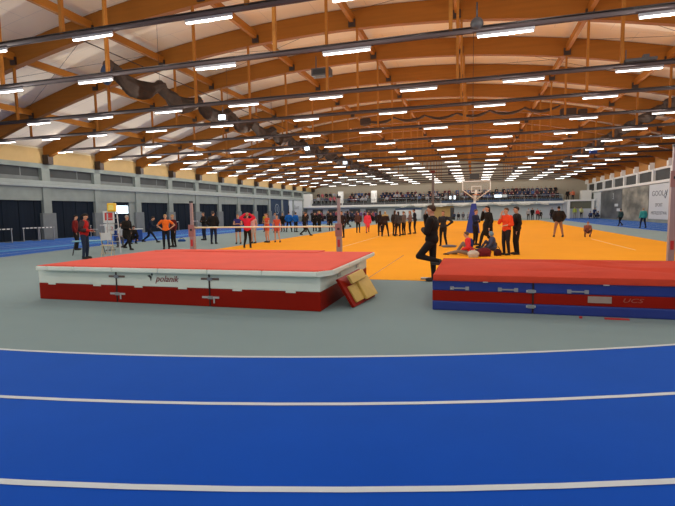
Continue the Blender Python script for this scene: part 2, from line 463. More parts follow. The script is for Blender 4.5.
# left far banners
o = tag(MB().box(XL - .09, XL - .04, 65.3, 72.2, .4, 3.72).build('wall_banner', cm('navy_banner', (.03, .05, .09)), off=(XL, 68.7, 0)), 'dark navy banner with round pale emblem on the left wall near the end', 'banner')
bmc = MB()
for k in range(20):
    a, c = 2 * PI * k / 20, 2 * PI * (k + 1) / 20
    bmc.tube((-.02, -1.2 + .75 * math.cos(a), 2.2 + .75 * math.sin(a)), (-.02, -1.2 + .75 * math.cos(c), 2.2 + .75 * math.sin(c)), .06, seg=5)
bmc.tube((-.02, -1.2, 1.8), (-.02, -1.2, 2.6), .06).build('emblem', cm('pale_grey_print', (.3, .35, .38)), o)
o = tag(MB().box(XL - .09, XL - .04, 72.6, 79.0, .9, 3.72).build('wall_banner', M['banner'], off=(XL, 75.8, 0)), 'pale banner with handwritten grey script on the left wall near the end', 'banner')
text('lettering', 'Sport', 1.1, cm('grey_print', (.16, .18, .2)), (-.03, 0, 2.5), (PI / 2, 0, PI / 2), o, shear=.4)

# ------------------------------------------------------------------ end wall and gallery
struct(MB().box(XL - 1, XR + 1, 84.4, 84.8, 0, 12).build('wall_far', M['gable']))
struct(MB().box(XL - 1, XR + 1, Y0 - .4, Y0, 0, 12).build('wall_near', M['wallw']))
GY = 79.6
struct(MB().box(XL, 13.4, GY + 1.6, GY + 1.8, 0, 2.3).build('wall_far', M['wallw']))
struct(MB().box(XL, 13.4, GY, 84.4, 2.3, 2.7).build('gallery_slab', M['wallw']))
struct(MB().box(XL, 13.4, GY - .06, GY, 2.42, 2.74).build('trim_9', M['white']))
t1 = MB().box(XL, 13.4, 81.25, 84.4, 2.7, 3.45).box(XL, 13.4, 82.35, 84.4, 3.45, 3.93).box(-22.4, 13.4, 80.2, 81.25, 2.7, 2.97).build('gallery_tiers', M['conc2']); struct(t1)
for i, (x0, x1) in enumerate(((-23.4, -22.5), (-17.4, -16.4))):
    struct(MB().box(x0, x1, 80.3, 80.7, 2.7, 5.2).build('gallery_pier', M['white']))
struct(MB().box(-29.7, -28.3, GY - .3, GY + .9, 2.4, 4.9).build('gallery_pier', M['white']))
# railing
for i, (x0, x1) in enumerate(((-28.2, -22.6), (-22.4, -5.5), (-5.3, 13.2))):
    rl = thing('gallery_railing', 'grey metal railing along the gallery front, %s section' % ('left', 'middle', 'right')[i], 'railing', ((x0 + x1) / 2, GY + .12, 2.7), 0, 'gallery railings')
    hw = (x1 - x0) / 2
    MB().tube((-hw, 0, 1.0), (hw, 0, 1.0), .03).build('top_rail', M['metal'], rl)
    MB().box(-hw, hw, -.012, .012, .06, .42).build('infill_panel', M['dkgrey'] if i < 2 else cm('blue_grey_panel', (.05, .08, .14)), rl)
    n = int(hw * 2 / 1.8)
    for k in range(n + 1):
        MB().tube((-hw + 2 * hw * k / n, 0, 0), (-hw + 2 * hw * k / n, 0, 1.0), .025, seg=6).build('post', M['metal'], rl)
# openings under the gallery
for i, (x0, x1) in enumerate(((-28.6, -26.6), (-25.6, -23.8), (-21.6, -19.6), (-18.6, -16.4))):
    struct(MB().box(x0, x1, GY + 1.54, GY + 1.59, 0, 2.05).build('door_%d' % (30 + i), M['dkgrey']))
struct(MB().box(-6.9, -3.4, GY + 1.54, GY + 1.59, 0, 2.25).build('door_34', cm('warm_beige_door', (.62, .40, .16))))
# white goal board with dark top (left of centre)
o = thing('display_board', 'long white board with dark top edge below the gallery', 'board', (-10.6, 78.4, 0))
MB().box(-2.1, 2.1, -.04, .04, .15, 1.75).build('panel', M['banner'], o)
MB().box(-2.2, 2.2, -.08, .08, 1.75, 2.0).build('top_strip', cm('navy_strip', (.03, .05, .12)), o)
for s in (-1.9, 1.9): MB().box(s - .04, s + .04, -.3, .3, 0, .15).build('foot', M['metal'], o)
# scalloped net along the gallery front
b = MB(); n = 160
def scal(x, per): 
    t = ((x + 50) / per) % 1
    return (t - .5) ** 2 * 4
A = []; Bp = []
for k in range(n + 1):
    x = -12.2 + 23.4 * k / n; zt = 2.15 + .38 * scal(x, 3.3)
    A.append((x, GY - .12 - .05 * math.sin(k * 1.3), zt + .22)); Bp.append((x, GY - .16, zt))
b.strip(A, Bp)
tag(b.build('safety_net', M['netw'], off=(0, GY, 0)), 'pale bunched net hanging in scallops along the gallery front', 'net')
# black cabinet etc. at the end
tag(MB().box(-3.75, -3.15, 77.8, 78.4, 0, 2.0, bev=.03).box(-4.5, -3.0, 77.7, 78.5, 0, .5, bev=.03).build('speaker_cabinet', M['black']), 'tall black cabinet standing below the gallery beside the beige door', 'cabinet')
# exit scoreboard lit sign
o = tag(MB().box(3.0, 5.1, 79.86, 80.0, 3.42, 4.0, bev=.02).box(3.3, 3.38, 79.9, 79.96, 2.7, 3.44).box(4.7, 4.78, 79.9, 79.96, 2.7, 3.44).build('scoreboard', M['dkgrey']), 'small lit display on the gallery right of centre', 'scoreboard')
MB().box(3.1, 4.2, 79.85, 79.859, 3.5, 3.92).build('screen', M['glasslit'], o); MB().box(4.3, 5.0, 79.85, 79.859, 3.5, 3.92).build('screen', M['banner'], o)
o = tag(MB().box(-4.1, -2.9, 79.86, 80.0, 3.3, 4.0, bev=.02).box(-3.9, -3.82, 79.9, 79.96, 2.7, 3.32).box(-3.2, -3.12, 79.9, 79.96, 2.7, 3.32).build('display_screen', M['dkgrey']), 'pair of lit white screens on the gallery beside the pole', 'screen')
MB().box(-4.0, -3.7, 79.85, 79.859, 3.4, 3.9).build('screen', M['glasslit'], o); MB().box(-3.3, -3.0, 79.85, 79.859, 3.35, 3.95).build('screen', M['glasslit'], o)

# portal on the right end
o = thing('white_portal', 'white box frame portal in the far right corner of the hall', 'portal', (15.6, 78.6, 0))
for s in (-1.75, 1.55): MB().box(s - .16, s + .16, -.25, .25, 0, 2.6).build('post', M['white'], o)
MB().box(-2.3, 1.9, -.3, .3, 2.6, 2.85).build('top_beam', M['white'], o)
MB().box(-1.5, 1.38, .1, .2, 1.5, 2.6).build('dark_panel', cm('olive_grey', (.16, .16, .12)), o)
MB().box(-.3, 1.38, -.1, 0, .05, 1.45).build('white_board', M['banner'], o)
struct(MB().box(13.4, 17.6, 80.4, 84.4, 0, 2.7).build('stair_block', M['wallw']))
struct(MB().box(16.0, 17.4, 80.6, 82.0, 2.7, 4.3).build('stair_head', M['white']))

# ------------------------------------------------------------------ high jump landing mats
def strapset(parent, x, y, z, w=.30, m='strap', tail=False):
    MB().box(x - w / 2, x + w / 2, y - .012, y, z - .018, z + .018, bev=.004).build('strap', M[m], parent)
    MB().box(x - .05, x + .05, y - .024, y - .012, z - .028, z + .028, bev=.004).build('buckle', M['metal'], parent)
    if tail: MB().box(x + .06, x + .085, y - .02, y - .008, z - .1, z).build('strap_tail', M['strapw'], parent)

X0, X1, YF, YB = -8.4, -2.42, 7.18, 10.62
m1 = thing('landing_mat', 'large red and white high jump landing mat with red top', 'landing mat', ((X0 + X1) / 2, YF, 0))
ox = (X0 + X1) / 2
segs = [X0, -6.5, -4.5, X1]
for k in range(3):
    a, c = segs[k] - ox, segs[k + 1] - ox
    cb = MB().box(a + .006, c - .006, 0, YB - YF, 0.0, .325, bev=.02).build('red_base', M['redvinyl'], m1)
    MB().box(a + .006, c - .006, .004, YB - YF - .004, .325, .60, bev=.02).build('white_side', M['whvinyl'], m1)
for x in (-6.5, -4.5):
    MB().box(x - ox - .012, x - ox + .012, -.006, .01, .02, .60).build('seam', M['seam'], m1)
    strapset(m1, x - ox + .02, -.002, .50, .36)
    strapset(m1, x - ox + .02, -.002, .17, .34, 'strapw', True)
for x in (-8.05, -6.95, -6.0, -5.05, -3.95, -2.95):
    MB().box(x - ox - .09, x - ox + .09, -.012, 0, .30, .335, bev=.004).build('side_tab', M['whvinyl'], m1)
for y in (1.0, 2.4):
    MB().box(X1 - ox - .002, X1 - ox + .012, y, y + .2, .44, .50, bev=.003).build('side_tab', M['strapw'], m1)
# rim pad segments along the front and right side, slightly proud of the body
fr = [-8.27, -8.0, -7.35, -6.45, -5.45, -4.45, -3.40, -2.42]
for k in range(len(fr) - 1):
    MB().box(fr[k] - ox + .004, fr[k + 1] - ox - .004, -.16, .35, .60, .685, bev=.02).build('rim_pad', M['whvinyl'], m1)
MB().poly([(X1 - ox, -.16, .60), (X1 - ox + .18, .12, .60), (X1 - ox + .18, .5, .60), (X1 - ox, .5, .60)], (0, 0, .085)).build('rim_pad', M['whvinyl'], m1)
sd = [.5, 1.2, 2.1, 3.5]
for k in range(3):
    MB().box(X1 - ox - .3, X1 - ox + .18, sd[k] + .004, sd[k + 1] - .004, .60, .685, bev=.02).build('rim_pad', M['whvinyl'], m1)
# red top sheet with soft relief
def topsheet(x0, x1, y0, y1, z, amp, th, nx=60, ny=30, chamfer=0, name='top_sheet', m='redtop', parent=None, f=None):
    bm = MB(); top = {}; bot = {}
    for i in range(nx + 1):
        for j in range(ny + 1):
            u, v = i / nx, j / ny
            x = x0 + (x1 - x0) * u; y = y0 + (y1 - y0) * v
            if chamfer and x > x1 - chamfer: y = max(y, y0 + (x - (x1 - chamfer)) * 1.3)
            e = min(u, 1 - u, v * .5, (1 - v) * .5) 
            h = amp * min(1, e * 12) * (.5 + .5 * math.sin(x * 2.1 + 1.3 * math.sin(y * 1.9)) * math.cos(y * 2.3 + .5 * x))
            if f: h += f(x, y, u, v)
            top[i, j] = bm.bm.verts.new((x, y, z + h)); 
            bot[i, j] = bm.bm.verts.new((x, y, z - th)) if i in (0, nx) or j in (0, ny) else None
    for i in range(nx):
        for j in range(ny):
            bm.bm.faces.new((top[i, j], top[i + 1, j], top[i + 1, j + 1], top[i, j + 1]))
    for i in range(nx):
        for j in (0, ny): bm.bm.faces.new((top[i, j], top[i + 1, j], bot[i + 1, j], bot[i, j]))
    for j in range(ny):
        for i in (0, nx): bm.bm.faces.new((top[i, j], top[i, j + 1], bot[i, j + 1], bot[i, j]))
    return bm.build(name, M[m], parent, smooth=True)
topsheet(X0 - ox + .15, X1 - ox + .16, -.14, YB - YF + .02, .694, .015, .012, chamfer=.2, parent=m1)
MB().box(-8.0 - ox, -3.5 - ox, 3.05, 3.60, .69, .712, bev=.008).build('top_sheet_flap', M['redtop'], m1)
text('lettering', 'polanik', .165, M['brand'], (-5.38 - ox, -.006, .475), (PI / 2, 0, 0), m1, shear=.35, ext=.002)
LG = MB()
for P_ in ([(-.10, .06), (-.03, .08), (.03, .04), (0, -.06), (-.03, .02)], [(.01, .09), (.04, .12), (.07, .09), (.04, .06)]):
    LG.poly([(-5.72 - ox + px_ * .7, -.01, .48 + pz_ * .8) for px_, pz_ in P_], (0, .008, 0))
LG.build('logo_mark', M['black'], m1)

# folded board with yellow pads leaning on the mat's right side
lb = thing('leaning_board', 'red-backed board with yellow foam pads leaning against the white mat', 'board', (-2.0, 8.1, 0))
def quadslab(b, P, th):
    P = [Vector(p) for p in P]; n = (P[1] - P[0]).cross(P[3] - P[0]).normalized() * th
    b.poly(P, n); return b
bl, br, tr, tl = Vector((.0, -.50, .0)), Vector((.14, .60, .0)), Vector((-.22, .80, .50)), Vector((-.22, -.72, .51))
quadslab(MB(), [bl, br, tr, tl], .045).build('red_backing', M['redvinyl'], lb)
nn = (br - bl).cross(tl - bl).normalized()
if nn.x < 0: nn = -nn
def on(u, v, h=0):
    return bl.lerp(br, u).lerp(tl.lerp(tr, u), v) + nn * h
def padq(u0, u1, v0, v1, h0, h1, nm, m):
    P = [on(u0, v0, h0), on(u1, v0, h0), on(u1, v1, h0), on(u0, v1, h0)]
    b = MB(); b.poly(P, nn * (h1 - h0)); o = b.build(nm, M[m], lb)
    bv = o.modifiers.new('b', 'BEVEL'); bv.width = .01; bv.segments = 2
padq(.12, .55, .10, .66, .047, .085, 'yellow_pad', 'yellowpad')
padq(.45, .98, .06, .74, .087, .135, 'yellow_pad', 'yellowpad')
padq(.14, .80, .70, .98, .138, .185, 'yellow_pad', 'yellowpad')

# right mat
X0, X1, YF, YB = -.66, 5.3, 7.72, 10.4
m2 = thing('landing_mat', 'blue and red striped high jump landing mat with sagging red cover', 'landing mat', ((X0 + X1) / 2, YF, 0))
ox = (X0 + X1) / 2
segs = [X0, .89, 3.1, X1]
for k in range(3):
    a, c = segs[k] - ox + .005, segs[k + 1] - ox - .005
    MB().box(a, c, 0, YB - YF, 0, .158, bev=.02).build('blue_base', M['bluevinyl'], m2)
    MB().box(a, c, .003, YB - YF - .003, .158, .330, bev=.012).build('red_stripe', M['redvinyl'], m2)
    MB().box(a, c, 0, YB - YF, .330, .495, bev=.02).build('blue_upper', M['bluevinyl'], m2)
for x in (.89, 3.1):
    MB().box(x - ox - .012, x - ox + .012, -.006, .01, .02, .49).build('seam', M['seam'], m2)
    strapset(m2, x - ox - .03, -.002, .12, .14, 'strapw')
    strapset(m2, x - ox - .03, -.002, .36, .14, 'strapw')
def handle(x, z):
    b = MB().box(x - .13, x + .13, -.014, -.004, z - .012, z + .012, bev=.003)
    for s in (-.12, .12): b.box(x + s - .03, x + s + .03, -.018, -.002, z - .03, z + .03, bev=.003)
    b.build('carry_handle', cm('grey_webbing', (.30, .30, .33)), m2)
for x in (-.22, .52, 1.52, 2.95): handle(x - ox, .375)
for x in (.18, 1.9): MB().box(x - ox - .04, x - ox + .04, -.03, .0, .48, .50, bev=.003).build('side_tab', M['strapw'], m2)
MB().box(1.66 - ox, 1.98 - ox, -.010, .002, .21, .31, bev=.002).build('maker_label', cm('faded_label', (.36, .28, .24)), m2)
text('lettering', 'UCS', .09, cm('faded_print', (.38, .10, .07)), (2.25 - ox, -.002, .26), (PI / 2, 0, 0), m2, shear=.3, ext=.002, sx=1.6)
def fold(x, y, u, v):
    X = x + ox; h = 0
    h += .05 * math.sin(PI * min(1, v * 1.2)) * (1 - abs(2 * u - 1) ** 4)
    for cx, cy, sx, sy, a, rot in ((1.7, 1.9, .9, .12, .045, -.5), (2.2, 1.1, .8, .10, -.04, -.7), (2.7, 1.9, .7, .14, .04, .4), (1.4, .6, .6, .12, -.02, .2), (3.1, .8, .5, .15, .03, -.3)):
        dx, dy = X - cx, y - cy
        p = dx * math.cos(rot) + dy * math.sin(rot); q = -dx * math.sin(rot) + dy * math.cos(rot)
        h += a * math.exp(-(p / sx) ** 2 - (q / sy) ** 2)
    return h
topsheet(X0 - ox + .02, X1 - ox, -.03, YB - YF, .59, .012, .094, nx=110, ny=60, m='redtop2', parent=m2, f=fold)

# small red tape on the floor in front of the right mat
tag(MB().box(-.16, .16, -.03, .03, .0, .02, bev=.004).box(-.5, -.46, -.03, .0, 0, .03).build('floor_strap', M['redlab'], off=(0, 0, 0)), 'small red strap lying on the floor before the striped mat', 'strap')
bpy.data.objects['floor_strap'].location = (2.02, 7.58, .0)

# ------------------------------------------------------------------ high jump stands and bar
def upright(x, y, top, label, lower=1.32, wlow=.13, rz=0):
    o = thing('high_jump_upright', label, 'upright', (x, y, 0), rz, 'high jump uprights')
    MB().box(-.30, .30, -.07, .07, 0, .05, bev=.01).box(-.07, .07, -.30, .35, 0, .045, bev=.01).build('base', M['metal'], o)
    MB().box(-wlow / 2, wlow / 2, -.05, .05, .05, lower, bev=.008).build('lower_post', M['upright'], o)
    MB().box(-.035, .035, -.03, .03, lower, top - .05, bev=.005).build('upper_post', M['upright'], o)
    MB().box(-.042, .042, -.037, .037, top - .05, top, bev=.005).build('end_cap', M['black'], o)
    MB().box(-wlow / 2 - .02, wlow / 2 + .02, -.065, -.051, lower - .28, lower + .04, bev=.004).build('slider', M['upright2'], o)
    MB().box(-.03, .03, -.078, -.066, lower - .12, lower - .07).build('locking_knob', M['black'], o)
    MB().box(-.03, .03, -.062, -.051, .78, .96).build('red_label', M['redlab'], o)
    return o
u = upright(-7.36, 11.02, 2.0, 'pinkish grey high jump upright behind the white mat, its left one')
MB().box(.06, .14, -.02, .02, 1.235, 1.262).build('bar_support', M['metal'], u)
u = upright(-3.20, 11.02, 2.03, 'pinkish grey high jump upright behind the white mat, its right one')
MB().box(-.14, -.06, -.02, .02, 1.235, 1.262).build('bar_support', M['metal'], u)
tag(MB().tube((-2.0, 0, 0), (2.0, 0, 0), .021, seg=10).build('crossbar', M['bar'], smooth=True), 'pale yellow high jump crossbar resting between the left pair of uprights', 'crossbar')
bpy.data.objects['crossbar'].location = (-5.28, 11.02, 1.284)
o = thing('high_jump_upright', 'tall slim post with dark cap rising behind the man in black', 'upright', (-.93, 11.1, 0), 0, 'high jump uprights')
MB().box(-.28, .28, -.07, .07, 0, .05, bev=.01).build('base', M['metal'], o)
MB().box(-.035, .035, -.03, .03, .05, 1.3, bev=.005).build('lower_post', M['upright'], o)
MB().box(-.027, .027, -.025, .025, 1.3, 2.50, bev=.004).build('upper_post', cm('brown_grey_post', (.22, .17, .14)), o)
MB().box(-.05, .05, -.035, .035, 2.50, 2.56, bev=.005).build('end_cap', cm('red_brown_cap', (.2, .04, .03)), o)
o = upright(3.79, 10.8, 2.86, 'wide pinkish grey upright behind the striped mat at right', lower=2.3, wlow=.115)

# ------------------------------------------------------------------ basketball stand
o = thing('basketball_stand', 'white basketball backboard on a post wrapped in blue padding', 'basketball stand', (.02, 33.9, 0))
P = Vector((.02, 33.9, 0))
MB().poly([(-.60, -.35, .0), (.36, -.35, .0), (.10, -.25, 2.05), (-.22, -.25, 2.05)], (0, .7, 0)).build('padding', M['pad'], o)
MB().box(-.55, .32, .36, 1.2, 0, .25, bev=.03).build('base', M['dkgrey'], o)
MB().beam((-.02, .1, 2.1), (.1, .1, 3.0), .16, .16).build('post', M['metalw'], o)
MB().beam((.08, .1, 2.3), (-.78, -.66, 2.95), .05, .05).beam((.08, .1, 2.3), (.98, -.66, 2.95), .05, .05).beam((.05, .1, 2.75), (.12, -.7, 2.75), .10, .10).build('brace', M['metalw'], o)
bb = MB()
for a, c in (((-.80, -.72, 2.93), (-.80, -.72, 3.55)), ((1.0, -.72, 2.93), (1.0, -.72, 3.55)), ((-.83, -.72, 3.55), (1.03, -.72, 3.55))):
    bb.beam(a, c, .06, .06, (0, 1, 0))
fr_ = bb.build('board_frame', M['metalw'], o)
def glass():
    m = mat('clear_backboard', (.8, .85, .85), .05); b = m.node_tree.nodes['Principled BSDF']; b.inputs['Alpha'].default_value = .05; return m
MB().box(-.77, .97, -.73, -.715, 2.75, 3.52).build('glass_board', glass(), fr_)
bb = MB()
for a, c in (((-.2, -.76, 2.80), (-.2, -.76, 3.2)), ((.4, -.76, 2.80), (.4, -.76, 3.2)), ((-.23, -.76, 3.2), (.43, -.76, 3.2)), ((-.23, -.76, 2.80), (.43, -.76, 2.80))): bb.beam(a, c, .05, .02, (0, 1, 0))
bb.build('target_square', M['metalw'], fr_)
bb = MB()
for k in range(16):
    a, c = 2 * PI * k / 16, 2 * PI * (k + 1) / 16
    bb.tube((.1 + .23 * math.cos(a), -1.05 + .23 * math.sin(a), 2.62), (.1 + .23 * math.cos(c), -1.05 + .23 * math.sin(c), 2.62), .014, seg=6)
hoop = bb.build('hoop', cm('orange_hoop', (.6, .15, .03)), o)
bb = MB()
for k in range(12):
    a = 2 * PI * k / 12
    bb.tube((.1 + .22 * math.cos(a), -1.05 + .22 * math.sin(a), 2.61), (.1 + .13 * math.cos(a + .4), -1.05 + .13 * math.sin(a + .4), 2.22), .008, seg=4)
bb.build('net', M['netw'], hoop)
MB().box(-.35, .28, -.70, -.5, 3.68, 4.05, bev=.02).build('shot_clock', M['black'], o)
MB().box(-.05, -.01, -.62, -.58, 3.5, 3.7).build('clock_bracket', M['metal'], o)
tag(MB().tube((0, 0, 4.1), (0, 0, arch(-.1) + .3), .012, seg=6).build('hanging_cable', M['shoe'], off=(0, 0, 0)), 'thin steel cable dropping from the roof above the basketball backboard', 'cable')
bpy.data.objects['hanging_cable'].location = (-.1, 21.70, 0)

# ------------------------------------------------------------------ gathered divider nets under the roof
def swag(x, y0, y1, z, per, depth, h, name, label, m, taper=True, axis='y', xx=0, waves=5):
    """bundled net hanging in swags along an axis: a closed, thick, folded ribbon"""
    b = MB(); L = y1 - y0; n = int(L / per * 12); rings = []
    prof = 28
    for i in range(n + 1):
        s = y0 + L * i / n
        t = ((s - y0) / per) % 1
        dz = -depth * (1 - (2 * t - 1) ** 2)
        hh = h * (.45 + .55 * (1 - (2 * t - 1) ** 2)); ww = .24 + .10 * math.sin(i * 1.7)
        ring = []
        for k in range(prof):
            a = 2 * PI * k / prof
            px = math.cos(a) * ww * (1 + .16 * math.sin(7 * a + .35 * i)) + .03 * math.sin(i * .9); pz = dz - hh / 2 + math.sin(a) * hh / 2 * (1 + .10 * math.sin(9 * a + .3 * i))
            if axis == 'y': ring.append(b.bm.verts.new((x + px, s, z + pz)))
            else: ring.append(b.bm.verts.new((s, x + px, z + pz)))
        rings.append(ring)
    for i in range(n):
        for k in range(prof): b.bm.faces.new((rings[i][k], rings[i][(k + 1) % prof], rings[i + 1][(k + 1) % prof], rings[i + 1][k]))
    b.bm.faces.new(rings[0]); b.bm.faces.new(rings[-1][::-1])
    o = b.build(name, m, smooth=True)
    return tag(o, label, 'divider net')
sw = swag(-13.5, 15.2, 77, 7.55, 3.0, .32, .75, 'divider_net', 'long gathered grey-brown divider net hanging in swags under the left roof', M['net'])
MB().ball((-13.5, 15.05, 7.0), .42, .55, .5, .95).build('end_bundle', M['netblue'], sw, smooth=True)
for k in range(10):
    y = 15.2 + 3 * k
    MB().ball((-13.5, y, 7.4), .30, .8, .7, .7, seg=8).build('gather_knot', M['netdk'], sw, smooth=True)
    MB().tube((-13.5, y, 7.6), (-13.5, y, arch(-13.5) + .5), .008, seg=4).build('suspension_cord', M['shoe'], sw)
MB().tube((-13.5, 13.6, 7.9), (-13.5, 77, 7.65), .022, seg=6).build('guide_wire', M['shoe'], sw)
sw = swag(9.95, 27, 77, 7.35, 2.2, .10, .60, 'divider_net', 'long straight gathered divider net running under the right roof', M['net'])
for k in range(14):
    MB().ball((9.95, 28 + 2.9 * k, 7.15), .26, .85, .8, .8, seg=8).build('gather_knot', M['netdk'], sw, smooth=True)
MB().box(9.7, 10.2, 45.6, 46.4, 6.3, 6.9, bev=.05).build('blue_cover', cm('blue_cover', (.03, .06, .25)), sw)
sw = swag(31.9, -7.3, 5.0, 7.95, 2.05, .22, .16, 'divider_net', 'dark net draped in small scallops across the middle of the roof', M['netdk'], axis='x')
MB().box(-7.6, -6.9, 31.7, 32.1, 7.55, 8.0, bev=.08).box(5.0, 5.9, 31.7, 32.1, 7.1, 7.7, bev=.08).box(6.0, 6.5, 31.7, 32.1, 6.9, 7.6, bev=.08).build('end_bundle', M['netdk'], sw)

# lamps, boxes hanging among the rails
def fl(x, y, z, label):
    o = tag(MB().box(-.22, .22, -.1, .1, 0, .30, bev=.03).box(-.02, .02, -.02, .02, .3, .7).build('floodlight', M['dkgrey']), label, 'floodlight', 'small floodlights along the left net')
    o.location = (x, y, z)
    MB().box(-.19, .19, -.13, -.101, .03, .27).build('lens', M['flood'], o)
for k, (x, y, z) in enumerate(((-12.8, 22.4, 6.55), (-12.8, 35.4, 6.55), (-12.8, 46.8, 6.5))):
    fl(x, y, z, 'small bluish floodlight shining along the left divider net, %s from the camera' % ORD[k])
o = tag(MB().box(-.45, .45, -.25, .25, 0, .35, bev=.03).box(-.3, -.26, -.02, .02, .35, .95).box(.26, .3, -.02, .02, .35, .95).build('ceiling_speaker', M['dkgrey']), 'dark box hanging below the roof above the crossbar', 'speaker')
o.location = (-6.9, 21.3, 7.95)
MB().box(-.35, .35, -.27, -.251, .06, .28).build('grille', M['black'], o)
o = tag(MB().ball((0, 0, 0), .16, 1, .8, 1).box(-.02, .02, -.02, .02, .1, .5).build('ceiling_speaker', M['dkgrey'], smooth=True), 'small round dark speaker on the rail near the top of the picture', 'speaker')
o.location = (.02, 12.2, 6.12)
o = tag(MB().box(-.55, .55, -.2, .2, 0, .12, bev=.03).box(-.5, -.47, -.02, .02, .12, .5).box(.1, .3, -.1, .1, .12, .25).build('cable_box', M['dkgrey']), 'flat dark box with wires on top of a rail at upper right', 'box')
o.location = (4.9, 17.0, 6.13); o.scale = (.8, .8, .8)
for k, (x, y, z) in enumerate(((-21.0, 76, 7.2), (5.7, 74, 7.0), (-3.5, 72, 6.9))):
    o = tag(MB().box(-.3, .3, -.25, .25, 0, .7, bev=.05).box(-.03, .03, -.03, .03, .7, 1.6).build('ceiling_speaker', M['black']), 'black speaker box hanging before the pale gable, %s' % ('leftmost', 'rightmost', 'the middle one')[k], 'speaker', 'speakers before the gable')
    o.location = (x, y, z)

# ------------------------------------------------------------------ people
def V(*a): return Vector(a)
def capsule(b, p0, p1, r0, r1, seg=12):
    p0, p1 = Vector(p0), Vector(p1)
    b.tube(p0, p1, r0, r1, seg); b.ball(p0, r0, seg=seg); b.ball(p1, r1, seg=seg)
def remesh(bm, vox, smooth=2):
    me = bpy.data.meshes.new('t'); bm.bm.to_mesh(me); bm.bm.free()
    o = bpy.data.objects.new('t', me); C.objects.link(o)
    m = o.modifiers.new('r', 'REMESH'); m.mode = 'VOXEL'; m.voxel_size = vox; m.use_smooth_shade = True
    m2_ = o.modifiers.new('s', 'SMOOTH'); m2_.iterations = smooth; m2_.factor = .5
    dg = bpy.context.evaluated_depsgraph_get()
    me2 = bpy.data.meshes.new_from_object(o.evaluated_get(dg))
    bpy.data.objects.remove(o); bpy.data.meshes.remove(me)
    return me2
ARM = {  # elbow, wrist for the right side (x mirrored for the left), in standing upper-body coordinates
    'down': ((.25, -.03, 1.14), (.26, .07, .90)),
    'hold': ((.25, -.02, 1.14), (.13, .24, 1.10)),
    'face': ((.23, .14, 1.20), (.09, .17, 1.50)),
    'cross': ((.25, .06, 1.15), (-.05, .20, 1.19)),
    'hips': ((.42, -.13, 1.20), (.20, -.02, 1.02)),
    'back': ((.28, -.12, 1.16), (.08, -.19, .98)),
    'pocket': ((.31, -.06, 1.16), (.20, .07, .94)),
    'head': ((.34, .10, 1.52), (.10, .08, 1.70)),
    'fwd': ((.22, .18, 1.22), (.16, .42, 1.24)),
    'knee': ((.24, .20, 1.14), (.14, .40, 1.00)),
    'floor': ((.27, .02, 1.12), (.28, .10, .86)),
    'swing': ((.26, .10, 1.14), (.24, .27, .98)),
    'swingb': ((.27, -.16, 1.15), (.26, -.28, .93)),
}
LEG = {  # hip height, (right knee, ankle), (left knee, ankle)
    'stand': (.93, ((.11, .03, .50), (.12, -.02, .09)), ((-.11, .03, .50), (-.12, -.02, .09))),
    'wide': (.91, ((.17, .03, .49), (.23, -.02, .09)), ((-.17, .03, .49), (-.23, -.02, .09))),
    'walk': (.91, ((.10, .20, .51), (.10, .30, .10)), ((-.10, .02, .48), (-.10, -.32, .17))),
    'stride': (.88, ((.10, .28, .55), (.11, .52, .13)), ((-.10, -.04, .46), (-.10, -.42, .17))),
    'lean': (.93, ((.11, -.01, .50), (.10, -.03, .09)), ((-.10, .27, .60), (-.10, -.20, .50))),
    'hipshot': (.92, ((.12, .02, .50), (.13, -.02, .09)), ((-.12, .12, .50), (-.20, .10, .09))),
    'squat': (.36, ((.20, .36, .50), (.16, .12, .08)), ((-.20, .36, .50), (-.16, .12, .08))),
    'chair': (.52, ((.14, .42, .50), (.13, .42, .09)), ((-.14, .42, .50), (-.13, .42, .09))),
    'floor': (.13, ((.16, .34, .46), (.14, .62, .07)), ((-.18, .42, .16), (-.16, .86, .07))),
    'bentover': (.86, ((.12, .16, .48), (.13, -.02, .09)), ((-.12, .10, .47), (-.13, -.10, .09))),
}
